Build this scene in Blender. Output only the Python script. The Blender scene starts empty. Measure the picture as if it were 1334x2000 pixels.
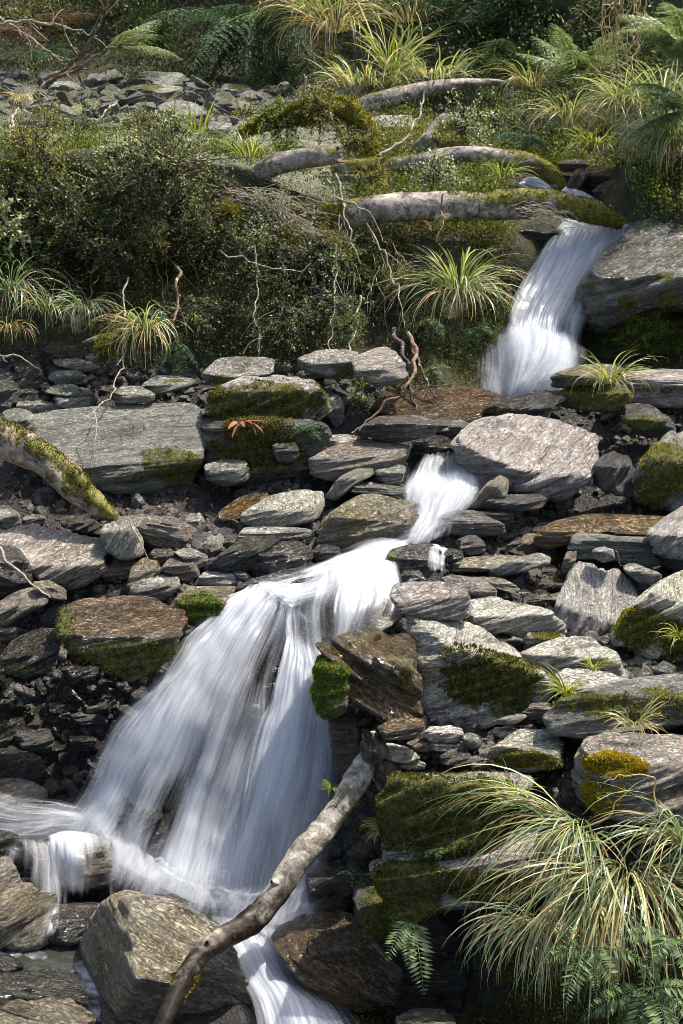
import bpy, bmesh, math, random
import numpy as np
from mathutils import Vector, Matrix
from mathutils.bvhtree import BVHTree

# ------------------------------------------------------------------ camera, light, exposure
SC = bpy.context.scene
COL = SC.collection
PITCH = math.radians(18.0)
FPX = 50.0 / 36.0 * 2000.0          # focal length in pixels of the 1334 x 2000 photograph
cam_data = bpy.data.cameras.new('camera')
cam_data.lens = 50.0
cam_data.sensor_width = 36.0
cam_data.sensor_fit = 'AUTO'
cam_data.clip_start = 0.1
cam_data.clip_end = 400.0
cam = bpy.data.objects.new('camera', cam_data)
COL.objects.link(cam)
cam.location = (0, 0, 0)
cam.rotation_euler = (math.pi / 2 - PITCH, 0, 0)
SC.camera = cam

SUN_EL = math.radians(60.0)
SUN_AZ = math.radians(58.0)         # clockwise from +Y (away from the camera) towards +X (right)
SUN_STRENGTH = 4.6
SKY_STRENGTH = 0.145
EXPOSURE = 1.0
sun_data = bpy.data.lights.new('sun', 'SUN')
sun_data.energy = SUN_STRENGTH
sun_data.angle = math.radians(0.5)
sun_data.color = (1.0, 0.95, 0.87)
sun = bpy.data.objects.new('sun', sun_data)
COL.objects.link(sun)
_sd = Vector((math.sin(SUN_AZ) * math.cos(SUN_EL), math.cos(SUN_AZ) * math.cos(SUN_EL), math.sin(SUN_EL)))
sun.rotation_euler = (-_sd).to_track_quat('-Z', 'Y').to_euler()
sun.location = _sd * 60

world = bpy.data.worlds.new('World')
SC.world = world
world.use_nodes = True
_wn = world.node_tree
_wn.nodes.clear()
_out = _wn.nodes.new('ShaderNodeOutputWorld')
_bg = _wn.nodes.new('ShaderNodeBackground')
_sky = _wn.nodes.new('ShaderNodeTexSky')
_sky.sky_type = 'NISHITA'
_sky.sun_disc = False
_sky.sun_elevation = SUN_EL
_sky.sun_rotation = SUN_AZ
_sky.air_density = 1.0
_sky.dust_density = 3.5
_sky.ozone_density = 0.3
_bg.inputs['Strength'].default_value = SKY_STRENGTH
_wn.links.new(_sky.outputs[0], _bg.inputs[0])
_wn.links.new(_bg.outputs[0], _out.inputs[0])

SC.view_settings.view_transform = 'Standard'
SC.view_settings.look = 'None'
SC.view_settings.exposure = EXPOSURE
SC.view_settings.gamma = 1.0
SC.view_settings.use_curve_mapping = False
SC.render.engine = 'CYCLES'
SC.cycles.transparent_max_bounces = 24
SC.cycles.filter_width = 0.9
SC.cycles.max_bounces = 7
SC.cycles.diffuse_bounces = 3
SC.cycles.glossy_bounces = 3
SC.cycles.transmission_bounces = 4

# ------------------------------------------------------------------ small maths
CP, SP = math.cos(PITCH), math.sin(PITCH)
FWD = np.array([0, CP, -SP]); UPV = np.array([0, SP, CP]); RGT = np.array([1.0, 0, 0])

def ray(px, py):
    d = FWD + RGT * ((px - 667.0) / FPX) + UPV * ((1000.0 - py) / FPX)
    return d / np.linalg.norm(d)

def P(px, py, Y):
    """world point that lies on the sight line of photograph pixel (px, py) at ground distance Y"""
    d = FWD + RGT * ((px - 667.0) / FPX) + UPV * ((1000.0 - py) / FPX)
    return d * (Y / d[1])

def mpp(p):
    return float(np.dot(p, FWD)) / FPX   # metres per photograph pixel there

_rs = np.random.RandomState(7)
TAB = _rs.rand(64, 64, 64).astype(np.float32)

def vnoise(p):
    """value noise -1..1 at points (N,3)"""
    p = np.asarray(p, dtype=np.float64)
    i = np.floor(p).astype(np.int64)
    f = (p - i); f = f * f * (3 - 2 * f)
    x0, y0, z0 = i[:, 0] & 63, i[:, 1] & 63, i[:, 2] & 63
    x1, y1, z1 = (x0 + 1) & 63, (y0 + 1) & 63, (z0 + 1) & 63
    fx, fy, fz = f[:, 0], f[:, 1], f[:, 2]
    a = TAB[x0, y0, z0] * (1 - fx) + TAB[x1, y0, z0] * fx
    b = TAB[x0, y1, z0] * (1 - fx) + TAB[x1, y1, z0] * fx
    c = TAB[x0, y0, z1] * (1 - fx) + TAB[x1, y0, z1] * fx
    d = TAB[x0, y1, z1] * (1 - fx) + TAB[x1, y1, z1] * fx
    return 2 * ((a * (1 - fy) + b * fy) * (1 - fz) + (c * (1 - fy) + d * fy) * fz) - 1

def fbm(p, octv=4, gain=0.5):
    s = np.zeros(len(p)); a = 1.0; t = 0
    q = np.array(p, dtype=np.float64)
    for k in range(octv):
        s += a * vnoise(q + 17.3 * k); t += a
        q = q * 2.03; a *= gain
    return s / t

def sstep(a, b, x):
    t = np.clip((x - a) / (b - a), 0, 1)
    return t * t * (3 - 2 * t)

def norm(v):
    v = np.asarray(v, dtype=np.float64)
    n = np.linalg.norm(v, axis=-1, keepdims=True)
    return v / np.maximum(n, 1e-9)

def catmull(pts, n):
    pts = np.asarray(pts, dtype=np.float64)
    m = len(pts)
    if m == 1: return np.repeat(pts, n, 0)
    if m == 2:
        t = np.linspace(0, 1, n)[:, None]
        return pts[0] * (1 - t) + pts[1] * t
    e = np.vstack([2 * pts[0] - pts[1], pts, 2 * pts[-1] - pts[-2]])
    seg = np.linalg.norm(np.diff(pts[:, :3], axis=0), axis=1)
    cum = np.concatenate([[0], np.cumsum(np.maximum(seg, 1e-6))]); cum /= cum[-1]
    t = np.interp(np.linspace(0, 1, n), cum, np.arange(m))
    i = np.minimum(t.astype(int), m - 2); f = (t - i)[:, None]
    p0, p1, p2, p3 = e[i], e[i + 1], e[i + 2], e[i + 3]
    return 0.5 * (2 * p1 + (p2 - p0) * f + (2 * p0 - 5 * p1 + 4 * p2 - p3) * f ** 2 + (3 * p1 - p0 - 3 * p2 + p3) * f ** 3)

# ------------------------------------------------------------------ mesh helpers
def make_mesh(name, V, F, smooth=True, uv=None, attrs=None):
    """V (N,3); F: (M,3) or (M,4) int array, or a list of such arrays"""
    me = bpy.data.meshes.new(name)
    V = np.asarray(V, dtype=np.float32)
    Fs = F if isinstance(F, list) else [F]
    Fs = [np.asarray(f, dtype=np.int32) for f in Fs if len(f)]
    loops = np.concatenate([f.ravel() for f in Fs])
    tot = np.concatenate([np.full(len(f), f.shape[1], np.int32) for f in Fs])
    start = np.concatenate([[0], np.cumsum(tot)[:-1]]).astype(np.int32)
    me.vertices.add(len(V)); me.vertices.foreach_set('co', V.ravel())
    me.loops.add(len(loops)); me.loops.foreach_set('vertex_index', loops)
    me.polygons.add(len(tot)); me.polygons.foreach_set('loop_start', start)
    me.polygons.foreach_set('loop_total', tot)
    if smooth: me.polygons.foreach_set('use_smooth', np.ones(len(tot), dtype=bool))
    me.update(calc_edges=True)
    if uv is not None:
        l = me.uv_layers.new(name='UVMap')
        l.data.foreach_set('uv', np.asarray(uv, dtype=np.float32)[loops].ravel())
    for k, a in (attrs or {}).items():
        at = me.attributes.new(k, 'FLOAT', 'POINT')
        at.data.foreach_set('value', np.asarray(a, dtype=np.float32))
    return me

def obj(name, me, mat=None, parent=None, loc=None, rot=None):
    o = bpy.data.objects.new(name, me)
    COL.objects.link(o)
    if mat is not None and me is not None and len(me.materials) == 0: me.materials.append(mat)
    if parent is not None: o.parent = parent
    if loc is not None: o.location = loc
    if rot is not None:
        o.rotation_mode = 'QUATERNION'
        o.rotation_quaternion = rot
    return o

def tag(o, label=None, cat=None, group=None, kind=None):
    if label: o['label'] = label
    if cat: o['category'] = cat
    if group: o['group'] = group
    if kind: o['kind'] = kind
    return o

def empty(name, loc, label, cat, group=None):
    o = bpy.data.objects.new(name, None)
    COL.objects.link(o); o.location = loc
    o.empty_display_size = 0.1
    return tag(o, label, cat, group)

class MB:
    """collects vertices and faces of one mesh"""
    def __init__(self): self.V = []; self.F3 = []; self.F4 = []; self.n = 0; self.A = {}
    def add(self, V, F, **attrs):
        F = np.asarray(F)
        self.V.append(np.asarray(V)); (self.F3 if F.shape[1] == 3 else self.F4).append(F + self.n)
        for k, a in attrs.items(): self.A.setdefault(k, []).append(np.asarray(a))
        self.n += len(V)
    def mesh(self, name, origin=(0, 0, 0), smooth=True):
        F = []
        if self.F3: F.append(np.vstack(self.F3))
        if self.F4: F.append(np.vstack(self.F4))
        at = {k: np.concatenate(a) for k, a in self.A.items() if sum(len(x) for x in a) == self.n}
        return make_mesh(name, np.vstack(self.V) - np.asarray(origin), F, smooth, attrs=at)
    def obj(self, name, mat, parent=None, origin=(0, 0, 0), smooth=True):
        o = obj(name, self.mesh(name, origin, smooth), mat, parent)
        if parent is None: o.location = origin
        return o

def tube(pts, rad, k=6, lump=0.0, seed=0, lf=0.35):
    """tube along pts (N,3) with radii (N,); returns V, F(quads), F(tri caps)"""
    pts = np.asarray(pts, dtype=np.float64); n = len(pts)
    rad = np.broadcast_to(np.asarray(rad, dtype=np.float64), (n,))
    t = norm(np.gradient(pts, axis=0))
    ref = np.array([0, 0, 1.0]) if abs(t[0][2]) < 0.9 else np.array([1.0, 0, 0])
    u = np.zeros((n, 3)); a = norm(np.cross(t[0], ref)); u[0] = a
    for i in range(1, n):
        a = u[i - 1] - t[i] * np.dot(u[i - 1], t[i]); u[i] = a / max(np.linalg.norm(a), 1e-9)
    v = np.cross(t, u)
    th = np.linspace(0, 2 * np.pi, k, endpoint=False)
    c, s = np.cos(th), np.sin(th)
    R = np.repeat(rad[:, None], k, 1)
    if lump:
        q = np.stack([np.repeat(np.arange(n)[:, None] * lf, k, 1).ravel(), np.tile(c * 1.3, n), np.tile(s * 1.3, n)], 1) + seed * 3.7
        R = R * (1 + lump * fbm(q, 3).reshape(n, k))
    V = pts[:, None, :] + R[..., None] * (u[:, None, :] * c[None, :, None] + v[:, None, :] * s[None, :, None])
    idx = np.arange(n * k).reshape(n, k)
    F = np.stack([idx[:-1], np.roll(idx[:-1], -1, 1), np.roll(idx[1:], -1, 1), idx[1:]], -1).reshape(-1, 4)
    return V.reshape(-1, 3), F

def add_tube(mb, pts, rad, k=6, **kw):
    V, F = tube(pts, rad, k, **kw)
    mb.add(V, F)

_ico = {}
def ico(sub):
    if sub not in _ico:
        bm = bmesh.new(); bmesh.ops.create_icosphere(bm, subdivisions=sub, radius=1.0)
        bm.verts.ensure_lookup_table()
        V = np.array([v.co[:] for v in bm.verts]); F = np.array([[v.index for v in f.verts] for f in bm.faces])
        bm.free(); _ico[sub] = (norm(V), F)
    return _ico[sub]

# ------------------------------------------------------------------ materials
class NT:
    def __init__(self, name):
        self.m = bpy.data.materials.new(name); self.m.use_nodes = True
        self.t = self.m.node_tree; self.t.nodes.clear()
    def n(self, typ, props=None, **ins):
        nd = self.t.nodes.new('ShaderNode' + typ)
        for k, v in (props or {}).items(): setattr(nd, k, v)
        for k, v in ins.items():
            key = int(k[1:]) if k[0] == 'i' and k[1:].isdigit() else k.replace('_', ' ')
            self.set(nd.inputs[key], v)
        return nd
    def set(self, sock, v):
        if isinstance(v, bpy.types.NodeSocket): self.t.links.new(v, sock)
        elif isinstance(v, bpy.types.Node): self.t.links.new(v.outputs[0], sock)
        elif isinstance(v, (tuple, list)):
            if len(v) == 3 and sock.type == 'RGBA': v = (*v, 1.0)
            sock.default_value = v
        else: sock.default_value = v
    def math(self, op, a, b=0.0, clamp=False):
        return self.n('Math', {'operation': op, 'use_clamp': clamp}, i0=a, i1=b).outputs[0]
    def ramp(self, fac, stops, interp='LINEAR'):
        r = self.n('ValToRGB', None, Fac=fac); cr = r.color_ramp; cr.interpolation = interp
        while len(cr.elements) < len(stops): cr.elements.new(0.5)
        for e, (p, c) in zip(cr.elements, stops):
            e.position = p; e.color = (*c, 1.0) if len(c) == 3 else c
        return r.outputs[0]
    def step(self, x, a, b):
        if a > b: return self.math('SUBTRACT', 1.0, self.step(x, b, a))
        return self.n('MapRange', {'interpolation_type': 'SMOOTHSTEP'}, Value=x, From_Min=a, From_Max=b).outputs[0]
    def mix(self, f, a, b, mode='MIX'):
        nd = self.n('Mix', {'data_type': 'RGBA', 'blend_type': mode})
        self.set(nd.inputs[0], f); self.set(nd.inputs[6], a); self.set(nd.inputs[7], b)
        return nd.outputs[2]
    def noise(self, vec, scale, detail=4, rough=0.55, dist=0.0):
        return self.n('TexNoise', None, Vector=vec, Scale=scale, Detail=detail, Roughness=rough, Distortion=dist).outputs[0]
    def map(self, vec, scale=(1, 1, 1), loc=(0, 0, 0)):
        return self.n('Mapping', None, Vector=vec, Scale=scale, Location=loc).outputs[0]
    def attr(self, name):
        return self.n('Attribute', {'attribute_name': name}).outputs['Fac']
    def bump(self, h, strength=0.5, dist=0.02, normal=None):
        b = self.n('Bump', None, Height=h, Strength=strength, Distance=dist)
        if normal is not None: self.t.links.new(normal, b.inputs['Normal'])
        return b.outputs[0]
    def out(self, shader):
        o = self.n('OutputMaterial'); self.set(o.inputs[0], shader); return self.m

def G(r, g, b):
    """sRGB 0..255 colour to linear"""
    f = lambda c: (c / 255 / 12.92) if c / 255 <= 0.04045 else ((c / 255 + 0.055) / 1.055) ** 2.4
    return (f(r), f(g), f(b))

def rock_mat(name, dark, mid, light, stain, stain_amt=0.45, wet=0.0, lichen=0.3, band=18.0, film=0.62):
    N = NT(name)
    tc = N.n('TexCoord').outputs['Object']
    oi = N.n('ObjectInfo')
    off = N.n('VectorMath', {'operation': 'SCALE'}, i0=oi.outputs['Location'], Scale=7.13).outputs[0]
    co = N.n('VectorMath', {'operation': 'ADD'}, i0=tc, i1=off).outputs[0]
    bandv = N.map(co, (3.0, 3.0, band))
    n1 = N.noise(bandv, 1.6, 9, 0.62, 0.6)
    n2 = N.noise(co, 3.2, 6, 0.6, 0.3)
    n3 = N.noise(co, 60.0, 4, 0.75)
    n4 = N.noise(N.map(co, (14.0, 14.0, band * 7)), 2.0, 6, 0.7, 0.6)
    n5 = N.noise(N.map(co, (5.0, 5.0, band * 14)), 2.0, 4, 0.6, 0.3)
    c = N.ramp(n1, [(0.35, dark), (0.45, mid), (0.55, mid), (0.64, light)])
    c2 = N.ramp(n4, [(0.36, tuple(x * 0.32 for x in mid)), (0.48, mid), (0.62, tuple(min(1, x * 1.3) for x in light))])
    c = N.mix(0.4, c, c2)
    c = N.mix(N.math('MULTIPLY', N.step(n2, 0.47, 0.66), stain_amt), c, stain)
    # fine dark seams along the foliation
    c = N.mix(N.math('MULTIPLY', N.step(n5, 0.45, 0.34), 0.4), c, tuple(x * 0.35 for x in dark))
    cr = N.math('ABSOLUTE', N.math('SUBTRACT', N.noise(N.map(co, (1.3, 1.3, band * 0.6)), 1.3, 5, 0.6, 0.35), 0.5))
    crk = N.step(cr, 0.014, 0.0)
    c = N.mix(N.math('MULTIPLY', crk, 0.7), c, tuple(x * 0.2 for x in dark))
    # crinkled grain and dark weathered films
    rg = N.math('ABSOLUTE', N.math('SUBTRACT', N.noise(N.map(co, (15.0, 15.0, band * 2.0)), 1.6, 7, 0.72, 0.7), 0.5))
    rgd = N.step(rg, 0.055, 0.0)
    c = N.mix(N.math('MULTIPLY', rgd, 0.45), c, tuple(x * 0.3 for x in dark))
    n7 = N.noise(N.map(co, (1.6, 1.6, 3.2), (3, 8, 1)), 1.4, 9, 0.72, 0.4)
    c = N.mix(N.math('MULTIPLY', N.step(n7, 0.50, 0.62), film), c, N.mix(1.0, c, (0.36, 0.335, 0.29), 'MULTIPLY'))
    # speckle and lichen spots
    c = N.mix(N.math('MULTIPLY', N.step(n3, 0.60, 0.72), 0.35 + lichen * 0.4), c, tuple(min(0.8, x * 1.25 + 0.06) for x in light))
    c = N.mix(N.math('MULTIPLY', N.step(n3, 0.42, 0.30), 0.6), c, tuple(x * 0.5 for x in dark))
    lv = N.noise(co, 11.0, 5, 0.7, 0.5)
    c = N.mix(N.math('MULTIPLY', N.step(lv, 0.60, 0.66), lichen), c, G(168, 172, 158))
    # each stone a little different
    hs = N.n('HueSaturation', None, Hue=N.math('ADD', 0.485, N.math('MULTIPLY', oi.outputs['Random'], 0.03)),
             Saturation=N.math('ADD', 0.8, N.math('MULTIPLY', oi.outputs['Random'], 0.45)),
             Value=N.math('ADD', 0.8, N.math('MULTIPLY', N.math('FRACT', N.math('MULTIPLY', oi.outputs['Random'], 7.7)), 0.4)), Color=c)
    c = hs.outputs[0]
    # moss
    ma = N.attr('moss')
    mn = N.math('ADD', N.math('MULTIPLY', N.noise(co, 5.0, 5, 0.65, 0.6), 0.55), N.math('MULTIPLY', N.noise(co, 17.0, 6, 0.7, 0.4), 0.45))
    mm = N.step(N.math('ADD', ma, N.math('MULTIPLY', N.math('SUBTRACT', mn, 0.5), 2.4)), 0.45, 0.58)
    mc = N.ramp(N.noise(co, 30.0, 5, 0.7), [(0.25, G(34, 36, 14)), (0.42, G(70, 72, 24)), (0.56, G(112, 110, 34)), (0.74, G(164, 154, 52))])
    c = N.mix(mm, c, mc)
    # relief
    h = N.math('ADD', N.math('MULTIPLY', n1, 0.55), N.math('MULTIPLY', n4, 0.35))
    h = N.math('ADD', N.math('ADD', h, N.math('MULTIPLY', n5, 0.22)), N.math('MULTIPLY', n3, 0.14))
    h = N.math('SUBTRACT', N.math('SUBTRACT', h, N.math('MULTIPLY', crk, 0.35)), N.math('MULTIPLY', rgd, 0.3))
    h = N.math('ADD', h, N.math('MULTIPLY', N.math('MULTIPLY', mm, N.noise(co, 55.0, 4, 0.7)), 0.9))
    nb = N.bump(h, 1.0, 0.045)
    rough = N.n('MapRange', None, Value=N.noise(co, 7.0, 4, 0.6), From_Min=0.3, From_Max=0.7,
                To_Min=max(0.07, 0.46 - 0.42 * wet), To_Max=0.80 - 0.48 * wet).outputs[0]
    rough = N.math('MAXIMUM', rough, N.math('MULTIPLY', mm, 0.9))
    p = N.n('BsdfPrincipled', None, Base_Color=c, Roughness=rough, Normal=nb)
    p.inputs['Specular IOR Level'].default_value = 0.5 + 0.3 * wet
    return N.out(p)

MAT = {}
MAT['grey'] = rock_mat('grey_schist', G(64, 63, 56), G(146, 143, 130), G(206, 202, 188), G(126, 117, 94), 0.45, 0.15, 0.3)
MAT['pale'] = rock_mat('pale_schist', G(96, 93, 82), G(190, 184, 167), G(230, 225, 209), G(150, 138, 112), 0.4, 0.05, 0.4, film=0.35)
MAT['pink'] = rock_mat('pinkish_schist', G(80, 74, 68), G(172, 161, 150), G(222, 212, 200), G(146, 130, 106), 0.45, 0.1, 0.25, film=0.45)
MAT['tan'] = rock_mat('tan_schist', G(56, 51, 42), G(132, 122, 104), G(190, 179, 158), G(128, 107, 74), 0.5, 0.35, 0.2)
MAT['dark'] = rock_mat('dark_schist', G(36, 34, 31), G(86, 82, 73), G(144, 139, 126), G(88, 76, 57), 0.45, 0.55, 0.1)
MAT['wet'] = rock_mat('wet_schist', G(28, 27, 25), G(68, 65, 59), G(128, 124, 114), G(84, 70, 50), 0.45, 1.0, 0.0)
MAT['wetpale'] = rock_mat('wet_pale_schist', G(48, 45, 37), G(138, 129, 108), G(208, 198, 172), G(138, 118, 80), 0.5, 0.8, 0.1)
MAT['wetgrey'] = rock_mat('wet_grey_schist', G(44, 43, 40), G(120, 117, 108), G(180, 176, 164), G(116, 103, 80), 0.4, 0.85, 0.1)
MAT['wetbrown'] = rock_mat('wet_brown_schist', G(32, 27, 22), G(94, 78, 58), G(166, 145, 114), G(114, 82, 46), 0.55, 1.0, 0.0)
MAT['green'] = rock_mat('green_grey_schist', G(62, 64, 54), G(134, 135, 119), G(186, 186, 169), G(108, 106, 78), 0.45, 0.1, 0.45, 26.0)
MAT['lichen'] = rock_mat('lichen_schist', G(72, 72, 63), G(140, 140, 125), G(192, 191, 176), G(124, 119, 88), 0.35, 0.0, 0.8)

def leaf_mat(name, stops, trans=0.35, rough=0.5, spec=0.4, var=0.25):
    N = NT(name)
    g = N.n('NewGeometry')
    r = g.outputs['Random Per Island']
    c = N.ramp(r, stops)
    po = N.n('TexCoord').outputs['Object']
    nz = N.math('ADD', N.math('MULTIPLY', N.noise(po, 4.0, 3, 0.6), 0.55), N.math('MULTIPLY', N.noise(po, 22.0, 3, 0.6), 0.45))
    hs = N.n('HueSaturation', None, Hue=0.5, Saturation=1.0, Color=c,
             Value=N.math('ADD', 1.0 - var, N.math('MULTIPLY', nz, 2 * var))).outputs[0]
    p = N.n('BsdfPrincipled', None, Base_Color=hs, Roughness=rough)
    p.inputs['Specular IOR Level'].default_value = spec
    tr = N.n('BsdfTranslucent', None, Color=N.mix(1.0, hs, (1.1, 1.1, 0.75), 'MULTIPLY'))
    mx = N.n('MixShader', None, i0=trans, i1=p.outputs[0], i2=tr.outputs[0])
    return N.out(mx)

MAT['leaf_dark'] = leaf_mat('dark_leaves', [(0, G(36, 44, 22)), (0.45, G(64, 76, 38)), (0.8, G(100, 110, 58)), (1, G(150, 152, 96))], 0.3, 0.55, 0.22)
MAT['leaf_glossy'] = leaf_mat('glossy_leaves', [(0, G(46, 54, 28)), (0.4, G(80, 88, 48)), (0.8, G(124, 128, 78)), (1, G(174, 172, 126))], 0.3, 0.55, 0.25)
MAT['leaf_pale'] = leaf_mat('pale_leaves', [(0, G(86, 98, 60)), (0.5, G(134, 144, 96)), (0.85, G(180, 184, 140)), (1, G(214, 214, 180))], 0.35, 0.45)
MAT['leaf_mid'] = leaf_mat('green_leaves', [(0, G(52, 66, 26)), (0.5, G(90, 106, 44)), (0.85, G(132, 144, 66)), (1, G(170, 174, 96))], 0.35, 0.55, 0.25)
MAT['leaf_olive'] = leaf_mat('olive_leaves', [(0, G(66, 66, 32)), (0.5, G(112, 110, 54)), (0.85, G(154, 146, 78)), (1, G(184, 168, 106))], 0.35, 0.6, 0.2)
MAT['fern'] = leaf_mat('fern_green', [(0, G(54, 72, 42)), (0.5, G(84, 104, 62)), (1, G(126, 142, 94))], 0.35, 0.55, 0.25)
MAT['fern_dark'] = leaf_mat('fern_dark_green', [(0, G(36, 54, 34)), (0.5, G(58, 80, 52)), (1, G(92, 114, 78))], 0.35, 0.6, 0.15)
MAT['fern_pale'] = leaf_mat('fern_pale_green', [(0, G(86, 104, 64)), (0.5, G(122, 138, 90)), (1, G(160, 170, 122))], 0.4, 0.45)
MAT['fern_brown'] = leaf_mat('fern_brown', [(0, G(62, 48, 38)), (0.5, G(94, 74, 60)), (1, G(128, 106, 86))], 0.3, 0.7, 0.2)
MAT['fern_orange'] = leaf_mat('leaf_orange_brown', [(0, G(112, 70, 44)), (0.5, G(150, 98, 64)), (1, G(172, 126, 92))], 0.3, 0.6, 0.2)
MAT['blade'] = leaf_mat('grass_blade', [(0, G(88, 102, 52)), (0.45, G(128, 140, 82)), (0.8, G(168, 174, 116)), (1, G(200, 196, 140))], 0.4, 0.4, 0.5)
MAT['blade_blue'] = leaf_mat('grass_blade_blue', [(0, G(86, 104, 72)), (0.45, G(126, 144, 106)), (0.8, G(168, 180, 138)), (1, G(200, 202, 158))], 0.4, 0.38, 0.55)
MAT['blade_lime'] = leaf_mat('grass_blade_lime', [(0, G(98, 112, 34)), (0.5, G(142, 152, 58)), (1, G(186, 184, 92))], 0.5, 0.45)
MAT['straw'] = leaf_mat('straw_blade', [(0, G(136, 114, 76)), (0.5, G(184, 162, 116)), (1, G(220, 202, 158))], 0.35, 0.6, 0.25)
MAT['plume'] = leaf_mat('seed_plume', [(0, G(112, 98, 76)), (0.5, G(158, 142, 114)), (1, G(190, 174, 146))], 0.3, 0.8, 0.1)
MAT['moss'] = leaf_mat('moss_green', [(0, G(50, 54, 16)), (0.4, G(94, 96, 26)), (0.75, G(138, 134, 40)), (1, G(182, 170, 66))], 0.35, 0.85, 0.1, 0.5)
MAT['moss_bright'] = leaf_mat('moss_bright_green', [(0, G(58, 76, 20)), (0.5, G(92, 116, 34)), (1, G(132, 146, 54))], 0.35, 0.8, 0.1, 0.4)
MAT['moss_dark'] = leaf_mat('moss_dark_green', [(0, G(34, 38, 16)), (0.4, G(62, 68, 24)), (0.75, G(98, 98, 34)), (1, G(146, 136, 54))], 0.3, 0.85, 0.1, 0.5)
MAT['moss_gold'] = leaf_mat('moss_gold', [(0, G(128, 108, 22)), (0.5, G(170, 146, 34)), (1, G(198, 176, 60))], 0.3, 0.85, 0.1, 0.25)
MAT['moss_grey'] = leaf_mat('moss_grey_green', [(0, G(84, 86, 66)), (0.5, G(126, 128, 104)), (1, G(172, 172, 150))], 0.3, 0.9, 0.1, 0.3)

def wood_mat(name, dark, mid, light, rough=0.75, mossy=True, aniso=(14, 14, 14), spec=0.3, wetgrad=False):
    N = NT(name)
    tc = N.n('TexCoord').outputs['Object']
    n1 = N.noise(N.map(tc, aniso), 1.0, 7, 0.65, 0.6)
    n2 = N.noise(tc, 6.0, 5, 0.6)
    n3 = N.noise(tc, 60.0, 4, 0.7)
    c = N.ramp(n1, [(0.3, dark), (0.5, mid), (0.72, light)])
    c = N.mix(N.math('MULTIPLY', N.step(n2, 0.5, 0.62), 0.5), c, light)
    c = N.mix(N.math('MULTIPLY', N.step(n3, 0.45, 0.32), 0.6), c, tuple(x * 0.4 for x in dark))
    n6 = N.noise(N.map(tc, (1, 1, 1), (5, 2, 9)), 10.0, 6, 0.7, 0.6)
    c = N.mix(N.math('MULTIPLY', N.step(n6, 0.56, 0.62), 0.75), c, tuple(x * 0.5 for x in dark))
    c = N.mix(N.math('MULTIPLY', N.step(n6, 0.42, 0.37), 0.7), c, G(176, 178, 160))
    if wetgrad:      # the lower, soaked half of the leaning log is dark
        z = N.n('SeparateXYZ', None, i0=tc).outputs[2]
        wt = N.step(N.math('ADD', z, N.math('MULTIPLY', N.math('SUBTRACT', n2, 0.5), 0.3)), 0.14, 0.0)
        c = N.mix(wt, c, N.mix(1.0, c, (0.055, 0.045, 0.036), 'MULTIPLY'))
        rough = N.math('SUBTRACT', rough, N.math('MULTIPLY', wt, 0.2))
    h = N.math('ADD', N.math('MULTIPLY', n1, 0.6), N.math('MULTIPLY', n3, 0.3))
    if mossy:
        ma = N.attr('moss')
        mm = N.step(N.math('ADD', ma, N.math('MULTIPLY', N.math('SUBTRACT', N.noise(tc, 12.0, 6, 0.7), 0.5), 1.4)), 0.42, 0.6)
        mc = N.ramp(N.noise(tc, 34.0, 5, 0.7), [(0.25, G(44, 42, 14)), (0.5, G(92, 88, 24)), (0.75, G(146, 134, 40))])
        c = N.mix(mm, c, mc)
        h = N.math('ADD', h, N.math('MULTIPLY', mm, 0.5))
    p = N.n('BsdfPrincipled', None, Base_Color=c, Roughness=rough, Normal=N.bump(h, 0.9, 0.02))
    p.inputs['Specular IOR Level'].default_value = spec
    return N.out(p)

MAT['log'] = wood_mat('pale_bark', G(66, 59, 52), G(122, 112, 102), G(178, 168, 156), 0.75)
MAT['log_wet'] = wood_mat('wet_bark', G(34, 28, 24), G(72, 60, 50), G(130, 112, 92), 0.35, spec=0.5)
MAT['log_tan'] = wood_mat('tan_bark', G(86, 72, 58), G(140, 122, 102), G(186, 168, 146), 0.6)
MAT['log_diag'] = wood_mat('leaning_bark', G(62, 57, 50), G(128, 120, 108), G(192, 185, 170), 0.6, wetgrad=True, spec=0.12)
MAT['stump'] = wood_mat('rotten_wood', G(34, 28, 24), G(74, 62, 52), G(124, 108, 90), 0.85, aniso=(30, 30, 6))
MAT['twig'] = wood_mat('grey_twig', G(96, 86, 74), G(142, 130, 114), G(182, 170, 152), 0.8, False)
MAT['twig_brown'] = wood_mat('brown_twig', G(58, 42, 32), G(96, 74, 58), G(136, 112, 92), 0.75, False)
MAT['twig_dark'] = wood_mat('dark_twig', G(36, 30, 26), G(62, 52, 46), G(92, 80, 70), 0.8, False)

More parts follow.
